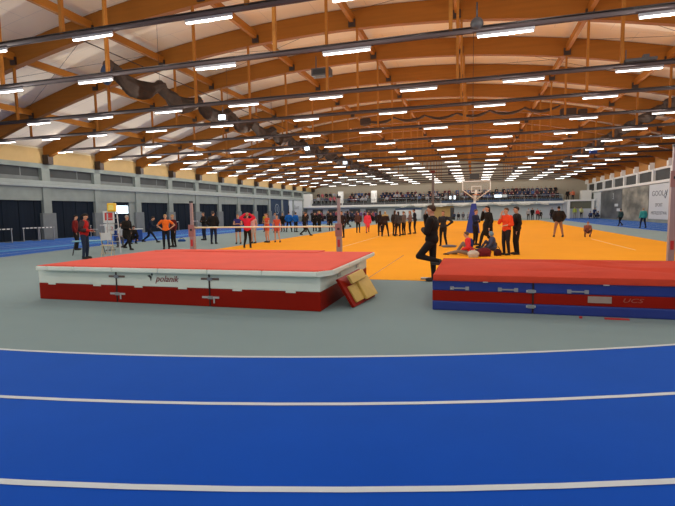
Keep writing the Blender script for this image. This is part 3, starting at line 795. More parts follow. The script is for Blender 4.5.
def person(x, y, face, label, top, bottom, hair, h=1.75, arms=('down', 'down'), legs='stand', lean=0, topm=None, hairlen='short',
           sleeve=1.0, legcov=1.0, shoes=(.03, .03, .03), detail=False, bulk=1.0, z=0, skin=(.55, .30, .20), group=None, headturn=0, headdown=0, hem=.0, female=False, sole=(.5, .5, .5), cap=None):
    s = h / 1.75
    hz, RL, LL = LEG[legs]
    rz = face
    root = thing('person', label, 'person', (x, y, z), rz, group)
    root.scale = (s, s, s)
    vox = .014 if detail else .022
    lr = Matrix.Rotation(-lean, 3, 'X')          # leaning forward (towards +y)
    hip0 = V(0, 0, .95)
    def U(p): return lr @ (Vector(p) - hip0) + V(0, 0, hz + .02)
    sw_ = .175 if female else .19
    seg = 14 if detail else 10
    J = {}
    for sd, nm, L in ((1, arms[0], RL), (-1, arms[1], LL)):
        e, w_ = ARM[nm]
        J[sd] = dict(sh=U((sd * sw_, 0, 1.41)), el=U((sd * e[0], e[1], e[2])), wr=U((sd * w_[0], w_[1], w_[2])),
                     hip=V(sd * .09, 0, hz - .02), kn=Vector(L[0]), an=Vector(L[1]))
    neck = U((0, .0, 1.47)); head = U((0, .03, 1.625))
    hrot = Matrix.Rotation(headturn, 3, 'Z') @ Matrix.Rotation(-lean * .5 - headdown, 3, 'X')
    tr = lr
    def torso(b, inf=0, lo=True):
        b.ball(U((0, -.005, 1.30)), 1, (.155 if female else .172) + inf, .108 + inf, .20 + inf * .6, rot=tr, seg=seg)
        b.ball(U((0, 0, 1.38)), 1, sw_ + .005 + inf, .078 + inf, .085 + inf * .5, rot=tr, seg=seg)
        b.ball(U((0, .0, 1.12)), 1, (.125 if female else .145) + inf, .10 + inf, .16 + inf * .4, rot=tr, seg=seg)
        if lo: b.ball(U((0, -.008, .99)), 1, .162 + inf, .115 + inf, .135 + inf * .5, rot=tr, seg=seg)
    def arm(b, inf, frac):
        for sd in (1, -1):
            j = J[sd]
            capsule(b, j['sh'], j['el'] if frac >= .5 else j['sh'].lerp(j['el'], frac * 2), .052 + inf, .040 + inf if frac >= .5 else .047 + inf, seg)
            if frac > .5: capsule(b, j['el'], j['el'].lerp(j['wr'], (frac - .5) * 2), .040 + inf, .028 + inf, seg)
    def leg(b, inf, frac):
        for sd in (1, -1):
            j = J[sd]
            capsule(b, j['hip'], j['kn'] if frac >= .5 else j['hip'].lerp(j['kn'], frac * 2), .088 + inf, .056 + inf if frac >= .5 else .07 + inf, seg)
            if frac > .5: capsule(b, j['kn'], j['kn'].lerp(j['an'], (frac - .5) * 2), .056 + inf, .036 + inf, seg)
    # ---- body: one continuous skin surface
    b = MB()
    torso(b); arm(b, 0, 1); leg(b, 0, 1)
    capsule(b, U((0, -.01, 1.40)), neck + (head - neck) * .35, .060, .052, seg)
    def Hd(x_, y_, z_): return head + hrot @ V(x_, y_, z_)
    b.ball(Hd(0, 0, .025), 1, .073, .093, .098, rot=hrot, seg=seg)
    b.ball(Hd(0, .018, -.045), 1, .055, .066, .068, rot=hrot, seg=seg)
    b.tube(Hd(0, .085, .03), Hd(0, .112, -.012), .009, .015, 8)      # nose
    for sd in (1, -1): b.ball(Hd(sd * .075, -.005, .0), 1, .012, .022, .032, rot=hrot, seg=8)
    for sd in (1, -1):
        j = J[sd]; d = (j['wr'] - j['el']).normalized()
        side = d.cross(V(0, 0, 1) if abs(d.z) < .8 else V(0, 1, 0)).normalized()
        nrm = side.cross(d)
        pc = j['wr'] + d * .05
        m3 = Matrix((side, d, nrm)).transposed()
        b.ball(pc, 1, .038, .055, .017, rot=m3, seg=10)
        fr_ = .0085 if detail else .011
        for k, (o_, ln) in enumerate(((-.028, .062), (-.010, .074), (.009, .070), (.027, .055))):
            p0 = pc + side * o_ + d * .038; p1 = p0 + d * ln * .55 - nrm * .006 * (1 + k % 2); p2 = p1 + (d * .8 - nrm * .5).normalized() * ln * .5
            capsule(b, p0, p1, fr_, fr_ * .95, 6); capsule(b, p1, p2, fr_ * .95, fr_ * .8, 6)
        t0 = j['wr'] + d * .02 + side * .028 * -sd * 1; t1 = t0 - side * sd * .025 + d * .030; t2 = t1 + d * .030 - nrm * .008
        capsule(b, t0, t1, .012, .0105, 6); capsule(b, t1, t2, .0105, .009, 6)
        an = j['an']; b.ball(an + V(0, .06, -.045), 1, .042, .11, .04, seg=10)
    body = bpy.data.objects.new('body', remesh(b, vox if not detail else .0105, 2))
    body.data.materials.append(cm('skin_%d' % int(skin[0] * 100), skin, .6)); C.objects.link(body); body.parent = root
    if detail:
        for sd in (1, -1):
            e = MB().ball((0, 0, 0), .011, seg=8).build('eye', cm('dark_eye', (.02, .015, .01), .3), root, smooth=True); e.location = Hd(sd * .030, .086, .022)
        e = MB().box(-.022, .022, -.004, .004, -.004, .004, bev=.002).build('mouth', cm('lips', (.35, .10, .08)), root); e.location = Hd(0, .083, -.052)
    # ---- top
    def garment(fn, nm, m, v=None):
        b = MB(); fn(b)
        o = bpy.data.objects.new(nm, remesh(b, v or vox * 1.1, 2)); o.data.materials.append(m); C.objects.link(o); o.parent = root
        return o
    inf = .022 * bulk
    def f_top(b):
        torso(b, inf, lo=hem > -.01)
        arm(b, inf * .9, sleeve)
        if hem > 0:
            capsule(b, U((0, 0, .98)), U((0, 0, .98 - hem)), .165 + inf, .17 + inf, seg)
        b.ball(U((0, -.01, 1.45)), 1, .075 + inf * .5, .07 + inf * .5, .04, rot=tr, seg=8)
    garment(f_top, 'jacket' if sleeve > .9 else 'shirt', topm or cm('cloth_%d_%d_%d' % tuple(int(c * 100) for c in top), top))
    def f_bot(b):
        b.ball(V(0, -.005, hz + .02), 1, .168, .122, .115, seg=seg); leg(b, .014, legcov)
    garment(f_bot, 'trousers' if legcov > .6 else 'shorts', cm('cloth_%d_%d_%d' % tuple(int(c * 100) for c in bottom), bottom))
    for sd in (1, -1):
        an = J[sd]['an']
        sb = MB().ball(an + V(0, .065, -.040), 1, .050, .135, .045, seg=10).ball(an + V(0, -.01, .0), .05, seg=8)
        sb.box(an.x - .045, an.x + .045, an.y - .06, an.y + .185, an.z - .088, an.z - .068, bev=.008)
        sb.build('shoe', cm('shoe_%d_%d' % (int(shoes[0] * 100), int(shoes[2] * 100)), shoes), root, smooth=True)
    hm = cm('hair_%d_%d' % (int(hair[0] * 100), int(hair[2] * 100)), hair, .6)
    def f_hair(b):
        b.ball(Hd(0, -.022, .045), 1, .082, .092, .090, rot=hrot, seg=seg)
        b.ball(Hd(0, .02, .085), 1, .066, .075, .045, rot=hrot, seg=seg)
        if hairlen == 'long':
            capsule(b, Hd(0, -.06, .0), Hd(0, -.09, -.20), .068, .045, seg)
        elif hairlen == 'pony':
            capsule(b, Hd(0, -.10, .05), Hd(0, -.16, -.02), .03, .028, 8); capsule(b, Hd(0, -.16, -.02), Hd(0, -.14, -.18), .028, .014, 8)
        elif hairlen == 'hood':
            b.ball(Hd(0, -.03, .0), 1, .105, .11, .13, rot=hrot, seg=seg)
    if hairlen != 'none': garment(f_hair, 'hood' if hairlen == 'hood' else 'hair', hm, .014)
    if cap:
        MB().ball(Hd(0, -.01, .07), 1, .088, .10, .075, rot=hrot).ball(Hd(0, .09, .05), 1, .06, .07, .012, rot=hrot).build('cap', cm('cap_%d' % int(cap[0] * 100), cap), root, smooth=True)
    root['_j'] = 0; del root['_j']
    return root, J, U, Hd, hrot
BLK = (.012, .012, .014); DK = (.025, .025, .032); NAVY = (.015, .02, .045); GREY = (.16, .16, .17); BRN = (.05, .03, .02); BLOND = (.42, .27, .12); DKH = (.02, .014, .01)
R_ = math.radians
# facing: 0 looks to +Y (away from camera), 180 to the camera, 90 looks left (-X)
def accessory(nm, mb, m, par, **k): return mb.build(nm, m, par, **k)

# man in black by the right mat
r, J, U, Hd, hr = person(-.93, 10.72, R_(82), 'man in black jacket leaning with one foot back against the striped mat', (.016, .013, .012), (.02, .016, .015), (.055, .032, .02), 1.76,
    ('face', 'cross'), 'lean', R_(-2), bulk=1.8, detail=True, headdown=R_(4), shoes=(.06, .06, .06))
# woman in dark behind him
person(-1.35, 21.6, R_(168), 'girl in black with fair hair standing past the man in black', DK, BLK, (.20, .11, .05), 1.62, ('down', 'hips'), 'hipshot', 0, female=True, hairlen='pony', detail=False)
# judge in red at left
r, J, U, Hd, hr = person(-14.35, 14.35, R_(-75), 'person in red vest with dark sleeves reading a paper beside the white mat', (.42, .015, .015), (.02, .03, .06), DKH, 1.74,
    ('hold', 'hold'), 'stand', R_(4), detail=True, female=True, hairlen='pony', bulk=1.5, headdown=R_(18))
MB().box(-.11, .11, .26, .50, 1.135, 1.142).build('paper', M['banner'], r)
for sd in (1, -1):
    b = MB(); capsule(b, J[sd]['sh'], J[sd]['el'], .098, .080); capsule(b, J[sd]['el'], J[sd]['el'].lerp(J[sd]['wr'], .6), .080, .07)
    b.build('dark_sleeve', cm('dark_sleeve', (.05, .03, .035)), r, smooth=True)
person(-18.5, 18.0, R_(-60), 'dark-haired person in black and red partly hidden behind the red vest', (.16, .01, .01), BLK, DKH, 1.70, ('down', 'down'), 'stand', 0, bulk=1.3)
# coach at the ladder
r, J, U, Hd, hr = person(-15.8, 18.3, R_(-95), 'grey-haired person in dark coat with pale sleeve by the step ladder', BLK, BLK, (.38, .34, .30), 1.66, ('hold', 'pocket'), 'walk', R_(3), bulk=1.6, hem=.22, detail=True)
b = MB(); capsule(b, J[-1]['sh'], J[-1]['el'], .078, .062); capsule(b, J[-1]['el'], J[-1]['wr'], .062, .05); capsule(b, J[1]['sh'], J[1]['el'], .080, .062)
b.build('pale_sleeve', cm('pale_sleeve', (.45, .42, .38)), r, smooth=True)
person(-17.6, 20.1, R_(200), 'seated person in white shirt behind the step ladder', (.55, .58, .62), (.08, .08, .1), DKH, 1.68, ('hold', 'hold'), 'chair', R_(10), sleeve=.5)
person(-18.15, 22.8, R_(-70), 'person in navy tracksuit with white stripes bending forward by the blue lanes', (.012, .018, .04), (.012, .015, .03), DKH, 1.66, ('fwd', 'down'), 'stride', R_(24), bulk=1.3)
person(-19.0, 22.4, R_(-110), 'crouching person in black at the edge of the blue lanes', BLK, BLK, DKH, 1.62, ('knee', 'knee'), 'squat', R_(20), bulk=1.5)
person(-14.15, 19.0, R_(-150), 'blond person in orange shirt with hands on hips behind the white mat', (.85, .16, .02), (.012, .012, .02), BLOND, 1.66, ('hips', 'hips'), 'stand', 0, sleeve=.28, detail=True, female=True, hairlen='pony')
person(-14.6, 20.2, R_(160), 'person in dark maroon top behind the orange shirt', (.10, .012, .015), BLK, BLOND, 1.64, ('down', 'down'), 'stand', 0, female=True)
person(-16.25, 25.6, R_(150), 'man in black standing half hidden, left of the pair near the blue lanes', BLK, NAVY, (.10, .08, .07), 1.76, ('cross', 'cross'), 'stand', 0, bulk=1.5)
person(-13.65, 22.4, R_(10), 'man in black jacket seen from behind, right of the pair near the blue lanes', (.01, .01, .016), (.015, .02, .045), (.07, .06, .06), 1.78, ('pocket', 'pocket'), 'stand', 0, bulk=1.6, detail=True)
# girls behind the crossbar
person(-12.2, 22.5, R_(200), 'girl in navy and purple athletic top looking at the bar', (.04, .03, .16), (.03, .03, .05), (.28, .15, .07), 1.60, ('cross', 'cross'), 'stand', 0, sleeve=.05, legcov=.22, female=True, hairlen='pony')
person(-10.3, 19.9, R_(20), 'girl in red jacket and black leggings seen from behind the crossbar', (.62, .02, .05), BLK, (.30, .16, .08), 1.66, ('head', 'head'), 'hipshot', 0, female=True, hairlen='pony', bulk=1.6, detail=True)
person(-11.55, 23.0, R_(170), 'girl in pale pink top half hidden behind the red jacket', (.65, .35, .35), (.5, .42, .38), (.25, .14, .07), 1.60, ('down', 'down'), 'stand', 0, sleeve=.1, legcov=.3, female=True, hairlen='pony')
person(-11.0, 23.6, R_(150), 'girl in orange red athletic kit with bare legs, left of two', (.62, .10, .05), (.55, .10, .05), (.16, .09, .05), 1.62, ('down', 'cross'), 'stand', 0, sleeve=.05, legcov=.2, female=True, hairlen='pony')
person(-10.55, 23.9, R_(195), 'girl in orange red athletic kit with bare legs, right of two', (.55, .09, .05), (.50, .09, .05), (.22, .12, .06), 1.52, ('down', 'down'), 'hipshot', 0, sleeve=.05, legcov=.2, female=True, hairlen='pony')
# group by the left wall far
person(-16.3, 36.6, R_(120), 'person in bright yellow shirt among the far left group', (.70, .85, .02), BLK, DKH, 1.62, ('cross', 'down'), 'stand', 0, sleeve=.3)
person(-17.6, 37.4, R_(170), 'person in yellow and dark shirt left of the bright yellow one', (.42, .30, .04), BLK, DKH, 1.6, ('down', 'down'), 'stand', 0, sleeve=.3)
person(-15.9, 37.3, R_(180), 'person in black with light face right of the bright yellow shirt', BLK, BLK, (.4, .25, .1), 1.6, ('down', 'down'), 'stand', 0)
person(-15.0, 36.5, R_(10), 'broad person in blue jacket seen from behind, left of two blue jackets', (.01, .12, .45), BLK, DKH, 1.72, ('pocket', 'pocket'), 'wide', 0, bulk=1.7)
person(-14.35, 36.4, R_(-20), 'broad person in blue jacket seen from behind, right of two blue jackets', (.01, .12, .45), BLK, BRN, 1.66, ('pocket', 'pocket'), 'stand', 0, bulk=1.7)
person(-15.7, 35.3, R_(185), 'pale-faced person in grey top left of the blue jackets', (.20, .22, .28), (.1, .15, .25), DKH, 1.68, ('down', 'down'), 'stand', 0)
for k, (x, y, a) in enumerate(((-13.6, 36.6, 160), (-13.0, 37.4, 200), (-12.4, 36.9, 140), (-13.3, 38.2, 30), (-11.9, 38.4, 190))):
    person(x, y, R_(a), 'person in black in the huddle right of the blue jackets, %s from the left' % ORD[(0, 2, 3, 1, 4)[k]], BLK, BLK, (BRN, DKH, BLOND, DKH, BRN)[k], (1.7, 1.62, 1.72, 1.66, 1.6)[k], ('down', 'cross'), 'stand', 0, bulk=1.4, group='huddle by the left wall')
person(-11.25, 30.2, R_(-100), 'man in dark suit walking alone along the grey floor behind the crossbar', BLK, BLK, DKH, 1.66, ('swing', 'swingb'), 'stride', R_(5), bulk=1.5)
# court group
person(-8.0, 28.2, R_(170), 'person in black standing just right of the white mat upright', (.03, .02, .02), BLK, BRN, 1.68, ('hold', 'pocket'), 'stand', 0, bulk=1.3)
person(-12.3, 45.5, R_(100), 'person in black hooded jacket walking beyond the right mat upright', BLK, BLK, DKH, 1.72, ('swing', 'swingb'), 'walk', 0, bulk=1.4, hairlen='hood')
person(-8.55, 34.7, R_(200), 'person in brown jacket beside the pink coat', (.09, .05, .045), BLK, BRN, 1.58, ('down', 'pocket'), 'stand', 0, bulk=1.3)
person(-7.7, 34.2, R_(195), 'girl in long bright pink coat on the orange court', (.80, .06, .10), (.55, .12, .10), (.25, .13, .06), 1.58, ('down', 'down'), 'walk', 0, female=True, bulk=1.8, hem=.30, hairlen='long')
person(-7.1, 36.0, R_(150), 'girl in pale pink jacket behind the bright pink coat', (.60, .25, .25), (.3, .2, .2), BRN, 1.55, ('down', 'down'), 'stand', 0, female=True, bulk=1.3)
for k, (x, y, a, t, hc, hh, hl) in enumerate(((-5.98, 30.4, 20, (.03, .022, .02), BRN, 1.66, 'long'), (-5.50, 29.6, 5, (.32, .27, .13), BLOND, 1.62, 'long'), (-5.05, 30.6, -30, (.04, .03, .025), BRN, 1.66, 'long'), (-4.68, 29.8, 40, (.05, .05, .055), DKH, 1.6, 'long'), (-4.52, 31.1, 60, (.14, .12, .12), (.2, .1, .05), 1.60, 'pony'), (-4.22, 32.0, 90, (.20, .13, .12), (.3, .17, .09), 1.62, 'long'))):
    person(x, y, R_(a), ('person in dark brown jacket at the left end of the court group', 'person with pale fur hood in the middle of the court group', 'long-haired person in black right of the pale fur hood', 'person in dark grey in the middle right of the court group', 'person in grey jacket near the right of the court group', 'person in dusty pink jacket in the court group')[k], t if k != 1 else (.03, .025, .02), BLK, hc, hh, ('cross', 'down'), ('stand', 'wide', 'stand', 'hipshot', 'stand', 'stand')[k], 0, bulk=1.6, hairlen=hl, female=True)
    if k == 1:
        rr = [o for o in bpy.data.objects if o.name.startswith('person')]
        b = MB()
        for q in range(14):
            aa = 2 * PI * q / 14; b.ball((.17 * math.cos(aa), .11 * math.sin(aa) - .03, 1.46 - .03 * math.sin(aa)), .065, seg=8)
        FUR = b
        fo = b.build('fur_hood', cm('pale_fur', (.50, .42, .22)), [o for o in C.objects if o.get('label', '').startswith('person with pale fur')][0], smooth=True)
person(-4.02, 33.1, R_(100), 'tall man in black at the right end of the court group', (.015, .015, .02), BLK, DKH, 1.74, ('hold', 'down'), 'stand', R_(4), bulk=1.3)
# right-hand group near the basketball stand
person(.55, 20.6, R_(120), 'long-haired woman in long black coat walking by the blue padding', BLK, BLK, (.03, .02, .015), 1.80, ('face', 'down'), 'walk', 0, female=True, bulk=1.5, hem=.28, hairlen='long', detail=True)
person(.05, 22.2, R_(-120), 'person in dark navy top half hidden beside the blue padding', (.02, .025, .06), BLK, (.12, .07, .04), 1.64, ('cross', 'cross'), 'stand', 0, bulk=1.2)
person(1.10, 17.5, R_(130), 'person in orange red shirt and black trousers filming, behind the striped mat', (.75, .07, .02), (.02, .016, .02), (.12, .06, .03), 1.68, ('face', 'hold'), 'stand', 0, sleeve=.7, detail=True, bulk=1.3)
person(1.46, 17.75, R_(105), 'young man in black standing at the shoulder of the orange red shirt', BLK, BLK, DKH, 1.72, ('cross', 'down'), 'stand', 0, detail=True, bulk=1.4)
r, J, U, Hd, hr = person(-.12, 17.3, R_(75), 'child in red jacket with blue back sitting on the orange floor', (.70, .04, .05), (.22, .18, .15), (.10, .07, .05), 1.60, ('knee', 'hold'), 'floor', R_(12), bulk=1.5, detail=True)
b = MB(); b.ball(U((0, -.09, 1.22)), 1, .13, .07, .24); b.build('blue_back_panel', cm('navy_panel', (.02, .04, .16)), r, smooth=True)
person(.75, 19.2, R_(100), 'child in light blue hat sitting behind the red jacket', (.06, .08, .16), (.05, .05, .08), (.18, .30, .42), 1.45, ('knee', 'knee'), 'floor', R_(10), bulk=1.3, hairlen='hood')
person(4.57, 28.7, R_(5), 'man in black jacket and light trousers seen from behind on the court', (.02, .014, .014), (.30, .16, .11), DKH, 1.76, ('pocket', 'pocket'), 'wide', 0, bulk=2.3, detail=False)
person(6.05, 28.8, R_(180), 'small child in pink brown clothes squatting alone on the court', (.28, .10, .07), (.08, .04, .035), (.22, .12, .08), 1.32, ('knee', 'knee'), 'squat', R_(18))
person(12.35, 40.6, R_(10), 'person in turquoise jacket on the right blue lanes', (.05, .35, .33), NAVY, (.3, .2, .12), 1.55, ('down', 'down'), 'wide', 0, bulk=1.7)
person(11.9, 44.6, R_(30), 'smaller dark-clothed person left of the turquoise jacket', (.04, .08, .08), BLK, BRN, 1.50, ('down', 'down'), 'walk', 0, bulk=1.2)
person(14.9, 38.6, R_(60), 'person in black sitting by the right wall near the picture edge', BLK, BLK, DKH, 1.7, ('hold', 'hold'), 'bentover', R_(15), bulk=1.4)
for k, (x, y, t, hh) in enumerate(((8.5, 70.6, (.45, .04, .05), 1.6), (7.85, 70.8, BLK, 1.7), (7.3, 70.5, (.3, .32, .36), 1.62), (10.8, 73.5, BLK, 1.7))):
    person(x, y, R_(170), ('distant person in red standing beyond the court right of centre', 'distant person in black standing left of the distant red one', 'distant person in grey standing beyond the court', 'distant person in black by the white end wall behind the man in light trousers')[k], t, BLK, DKH, hh, ('down', 'down'), 'stand', 0)
person(14.5, 77.4, R_(180), 'person in yellow green vest under the white portal, left one', (.40, .48, .08), (.25, .25, .2), BRN, 1.75, ('down', 'down'), 'stand', 0)
person(15.35, 77.2, R_(180), 'person in pale yellow vest under the white portal, right one', (.55, .58, .25), BLK, DKH, 1.72, ('hold', 'down'), 'stand', 0)
for k, x in enumerate((16.1, 16.6, 17.0)):
    person(x, 74.5 + k * .5, R_(150 + 40 * k), 'crouching person in dark blue at the far right corner, %s from the left' % ORD[k], (.03, .06, .16), BLK, DKH, 1.7, ('knee', 'knee'), 'squat' if k != 1 else 'bentover', R_(20), group='people in the far right corner')
person(14.9, 81.3, R_(185), 'person in orange top standing above the portal', (.60, .16, .08), DK, DKH, 1.75, ('hips', 'down'), 'stand', 0, z=2.7)
person(14.2, 81.6, R_(170), 'person in black standing above the portal beside the orange top', BLK, BLK, DKH, 1.8, ('down', 'down'), 'stand', 0, z=2.7)

# ---- spectators: a few seated and standing figures, copied along the gallery and under it
protos = []
tones = [(.02, .02, .03), (.04, .05, .09), (.015, .02, .05), (.10, .03, .04), (.12, .12, .14), (.03, .03, .03), (.30, .30, .33), (.06, .10, .22), (.02, .015, .02), (.35, .08, .10), (.20, .12, .28)]
names = ['black', 'navy', 'dark blue', 'maroon', 'grey', 'black', 'light grey', 'blue', 'black', 'red', 'purple']
def spectator(x, y, z, seated, tone, hairc, label, group, face=180):
    key = seated
    P = [p for p in protos if p[0] == key]
    if not P:
        r = person(x, y, R_(face), label, tones[tone], BLK, hairc, 1.7, ('knee', 'knee') if seated else ('cross', 'down'), 'chair' if seated else 'stand', R_(6) if seated else 0, bulk=1.5, z=z, group=group)[0]
        for o in r.children:
            for sl in o.material_slots: 
                mm = sl.material; sl.link = 'OBJECT'; sl.material = mm
        protos.append((key, r)); o = r
    else: o = copy_tree(P[0][1])
    o.location = (x, y, z); o.rotation_euler = (0, 0, R_(face)); k = random.uniform(.93, 1.05) * 1.7 / 1.75; o.scale = (k, k, k)
    tag(o, label, 'person', group)
    for c in o.children:
        if c.name.startswith('jacket'): c.material_slots[0].material = cm('cloth_%d_%d_%d' % tuple(int(q * 100) for q in tones[tone]), tones[tone])
        if c.name.startswith('hair'): c.material_slots[0].material = cm('hair_%d_%d' % (int(hairc[0] * 100), int(hairc[2] * 100)), hairc, .6)
HC = [DKH, BRN, DKH, BLOND, BRN, (.12, .08, .06)]
rows = ((0, 80.75, 2.95, 'front'), (1, 81.75, 3.43, 'middle'), (2, 82.9, 3.91, 'top'))
for ri, y, z, rn in rows:
    x = -22.1; n = 0
    while x < 12.6:
        x += random.uniform(.56, .72)
        if -17.9 < x < -16.0 or x > 12.6: continue
        if ri == 2 and random.random() < .2: continue
        if x < -19.5 and ri == 0: pass
        t = random.choice((0, 1, 2, 0, 5, 8, 1, 4, 3, 6, 7)); n += 1
        side = 'left of the white pier' if x < -17 else ('left of the lit screens' if x < -4.2 else ('above the basketball stand' if x < 3 else 'right of the small display'))
        spectator(x, y, z, True, t, random.choice(HC), 'seated spectator in %s, %s gallery row, %s' % (names[t], rn, side), 'spectators in the %s gallery row' % rn)
x = -28.0; k = 0
while x < -23.6:
    t = random.choice((0, 6, 4, 9, 1, 8))
    spectator(x, 80.6 + 1.2 * (k % 2), 2.7 if k % 2 == 0 else 3.45, False, t, random.choice(HC), 'standing spectator in %s on the left end of the gallery, %s from the left' % (names[t], ORD[k]), 'standing spectators at the gallery left end')
    x += .38; k += 1
# crowd under and before the gallery at the left end
k = 0
for row in range(3):
    x = -27.5 + row * .4
    while x < -16.5 + row * 1.0:
        t = random.choice((0, 1, 10, 3, 10, 6, 5, 9))
        y = (79.0, 76.6, 71.5)[row]
        if row == 2 and x < -20.5: x += 1; continue
        spectator(x, y + random.uniform(-.4, .4), 0, random.random() < .35 and row < 2, t, random.choice(HC), 'distant person in %s below the gallery, %s row from the wall' % (names[t], ('first', 'second', 'third')[row]), 'crowd below the left gallery', face=random.uniform(120, 240))
        x += random.uniform(.55, .95); k += 1
for k, (x, y) in enumerate(((-20.2, 55), (-19.3, 55.6), (-18.5, 54.6), (-17.7, 56), (-16.9, 55.2), (-16.0, 54.8), (-15.2, 56.4))):
    t = (0, 3, 9, 5, 0, 8, 3)[k]
    spectator(x, y, 0, k in (1, 4), t, HC[k % 6], 'person in %s in the row beside the far left lanes, %s from the left' % (names[t], ORD[k]), 'people beside the far left lanes', face=200 - 20 * k)
for k, (x, y) in enumerate(((-3.1, 76.5), (-2.4, 76.2), (-1.7, 76.8), (-.9, 76.4), (9.6, 76.5), (11.2, 77))):
    t = (1, 0, 4, 6, 5, 1)[k]
    spectator(x, y, -.02, True, t, HC[k], 'seated person in %s by the end wall, %s from the left' % (names[t], ORD[k]), 'people seated by the end wall')

# ------------------------------------------------------------------ things at the left side
def hurdle(x, y, rz, label):
    o = thing('hurdle', label, 'hurdle', (x, y, 0), rz, 'hurdles along the left wall')
    for s in (-.55, .55):
        MB().box(s - .02, s + .02, -.02, .02, 0, .92).build('post', M['metal'], o)
        MB().box(s - .025, s + .025, -.02, .62, 0, .045, bev=.008).build('foot', M['metal'], o)
    b_ = MB().box(-.60, .60, -.012, .012, .86, .93, bev=.004).build('top_bar', M['metalw'], o)
    for k in range(4): MB().box(-.46 + .3 * k, -.36 + .3 * k, -.0135, -.0121, .862, .928).build('stripe', M['black'], b_)
    return o
for k, (x, y) in enumerate(((-28.3, 22.0), (-28.7, 24.25), (-28.3, 25.1), (-28.5, 28.6), (-28.4, 30.6), (-28.5, 39.8), (-28.5, 43.3), (-28.3, 44.8))):
    hurdle(x, y, PI / 2, 'white-barred hurdle against the left wall, %s from the picture edge' % ORD[k])
# folding chair
ch = thing('folding_chair', 'pale folding chair beside the white landing mat', 'chair', (-14.2, 15.3, 0), R_(-150))
for s in (-.2, .2):
    MB().tube((s, -.28, 0), (s, .16, .98), .014, seg=8).build('leg', M['beige'], ch)
    MB().tube((s * .9, .26, 0), (s * .9, -.16, .50), .014, seg=8).build('leg', M['beige'], ch)
MB().box(-.2, .2, -.2, .2, .44, .47, bev=.01).build('seat', M['beige'], ch)
MB().box(-.19, .19, .10, .125, .66, .96, bev=.012).build('backrest', M['banner'], ch)
MB().tube((-.2, .2, .15), (.2, .2, .15), .01, seg=6).build('stretcher', M['beige'], ch)
# small table
tbl = thing('folding_table', 'low table with light blue top beside the red vest', 'table', (-15.85, 16.05, 0), R_(44))
MB().box(-.62, .62, -.32, .32, .56, .60, bev=.01).build('table_top', M['lblue'], tbl)
for sx in (-1, 1):
    for sy in (-1, 1):
        MB().tube((sx * .62, sy * .26, 0), (sx * .50, sy * .22, .56), .016, seg=8).build('leg', M['black'], tbl)
# step ladder
ld_ = thing('step_ladder', 'silver step ladder standing beside the coach', 'ladder', (-15.35, 16.95, 0), R_(42))
for s in (-1, 1):
    MB().beam((s * .26, -.38, 0), (s * .19, 0, 1.78), .045, .025).build('rail', M['metal'], ld_)
    MB().beam((s * .26, .42, 0), (s * .19, .03, 1.78), .04, .022).build('rear_leg', M['metal'], ld_)
for k in range(6):
    t = (k + 1) / 7
    MB().box(-.255 + .06 * t, .255 - .06 * t, -.42 + .38 * t, -.32 + .38 * t, 1.78 * t - .012, 1.78 * t + .012).build('step', M['metal'], ld_)
MB().box(-.23, .23, -.12, .14, 1.775, 1.81, bev=.008).build('top_platform', M['metal'], ld_)
o = tag(MB().box(-.17, .17, -.15, .15, 0, .38, bev=.05).build('yellow_box', M['yellow']), 'bright yellow box on top of the step ladder', 'box')
o.location = (-15.35, 16.95, 1.812); o.rotation_euler = (0, 0, .5)
MB().box(-.10, .10, -.158, -.150, .08, .30, bev=.002).build('front_panel', cm('pale_yellow', (.8, .7, .2)), o)
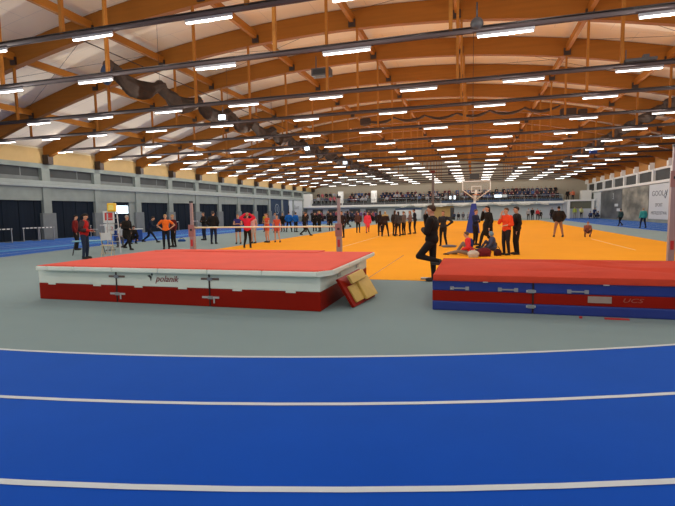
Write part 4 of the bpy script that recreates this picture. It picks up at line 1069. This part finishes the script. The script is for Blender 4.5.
# sign stand
sg = thing('score_stand', 'red and white number boards on a thin pole behind the folding chair', 'sign', (-16.6, 18.1, 0), R_(42))
MB().tube((0, 0, 0), (0, 0, 1.85), .016, seg=8).build('pole', M['metal'], sg)
MB().box(-.22, .22, -.2, .2, 0, .03, bev=.008).build('base', M['black'], sg)
MB().box(-.24, .24, -.03, -.016, 1.30, 1.86, bev=.004).build('upper_board', M['banner'], sg)
MB().box(-.17, .17, -.04, -.031, 1.42, 1.78, bev=.003).build('red_panel', M['redlab'], sg)
MB().box(-.20, .20, -.03, -.016, .78, 1.26, bev=.004).build('lower_board', M['banner'], sg)
text('lettering', '1 2', .26, M['redlab'], (0, -.034, 1.02), (PI / 2, 0, 0), sg)
# bench
bn = thing('bench', 'white-topped bench with blue front behind the bending person', 'bench', (-20.6, 24.0, 0), R_(75))
MB().box(-.9, .9, -.22, .22, .74, .80, bev=.01).build('seat', M['banner'], bn)
MB().box(-.86, .86, -.18, .18, .08, .74).build('blue_front', cm('blue_box', (.02, .06, .25)), bn)
for s in (-.8, .8): MB().box(s - .04, s + .04, -.2, .2, 0, .08).build('leg', M['metal'], bn)
# bag on the lanes
def bag(x, y, sx, sy, sz, m, label, rz=0, strap=True):
    b = MB(); b.ball((0, 0, sz * .48), 1, sx, sy, sz * .5); b.box(-sx * .8, sx * .8, -sy * .75, sy * .75, 0, sz * .5, bev=sz * .15)
    o = tag(b.build('sports_bag', m, smooth=True), label, 'bag'); o.location = (x, y, 0); o.rotation_euler = (0, 0, rz)
    if strap:
        s_ = MB()
        for k in range(8):
            a, c = PI * k / 8, PI * (k + 1) / 8
            s_.tube((sx * .5 * math.cos(a), 0, sz * .85 + .1 * math.sin(a)), (sx * .5 * math.cos(c), 0, sz * .85 + .1 * math.sin(c)), .012, seg=6)
        s_.build('strap', M['black'], o)
    return o
bag(-17.0, 24.3, .26, .14, .16, cm('blue_bag', (.03, .10, .35)), 'small blue and black bag lying on the grey floor at the blue lanes')
bag(-.02, 16.55, .20, .15, .26, cm('white_bag', (.50, .46, .40)), 'round whitish bag on the floor in front of the child in red')
bag(.34, 16.9, .26, .17, .32, cm('maroon_bag', (.14, .015, .02)), 'dark red bag on the floor right of the child in red', .3)
bag(.80, 17.2, .14, .12, .26, cm('black_red_bag', (.05, .012, .015)), 'small dark bag beside the dark red bag', .5)
bag(-1.05, 20.9, .34, .14, .12, cm('grey_blue_clothes', (.14, .16, .20)), 'grey blue bundle of clothes lying on the orange floor', .1, False)
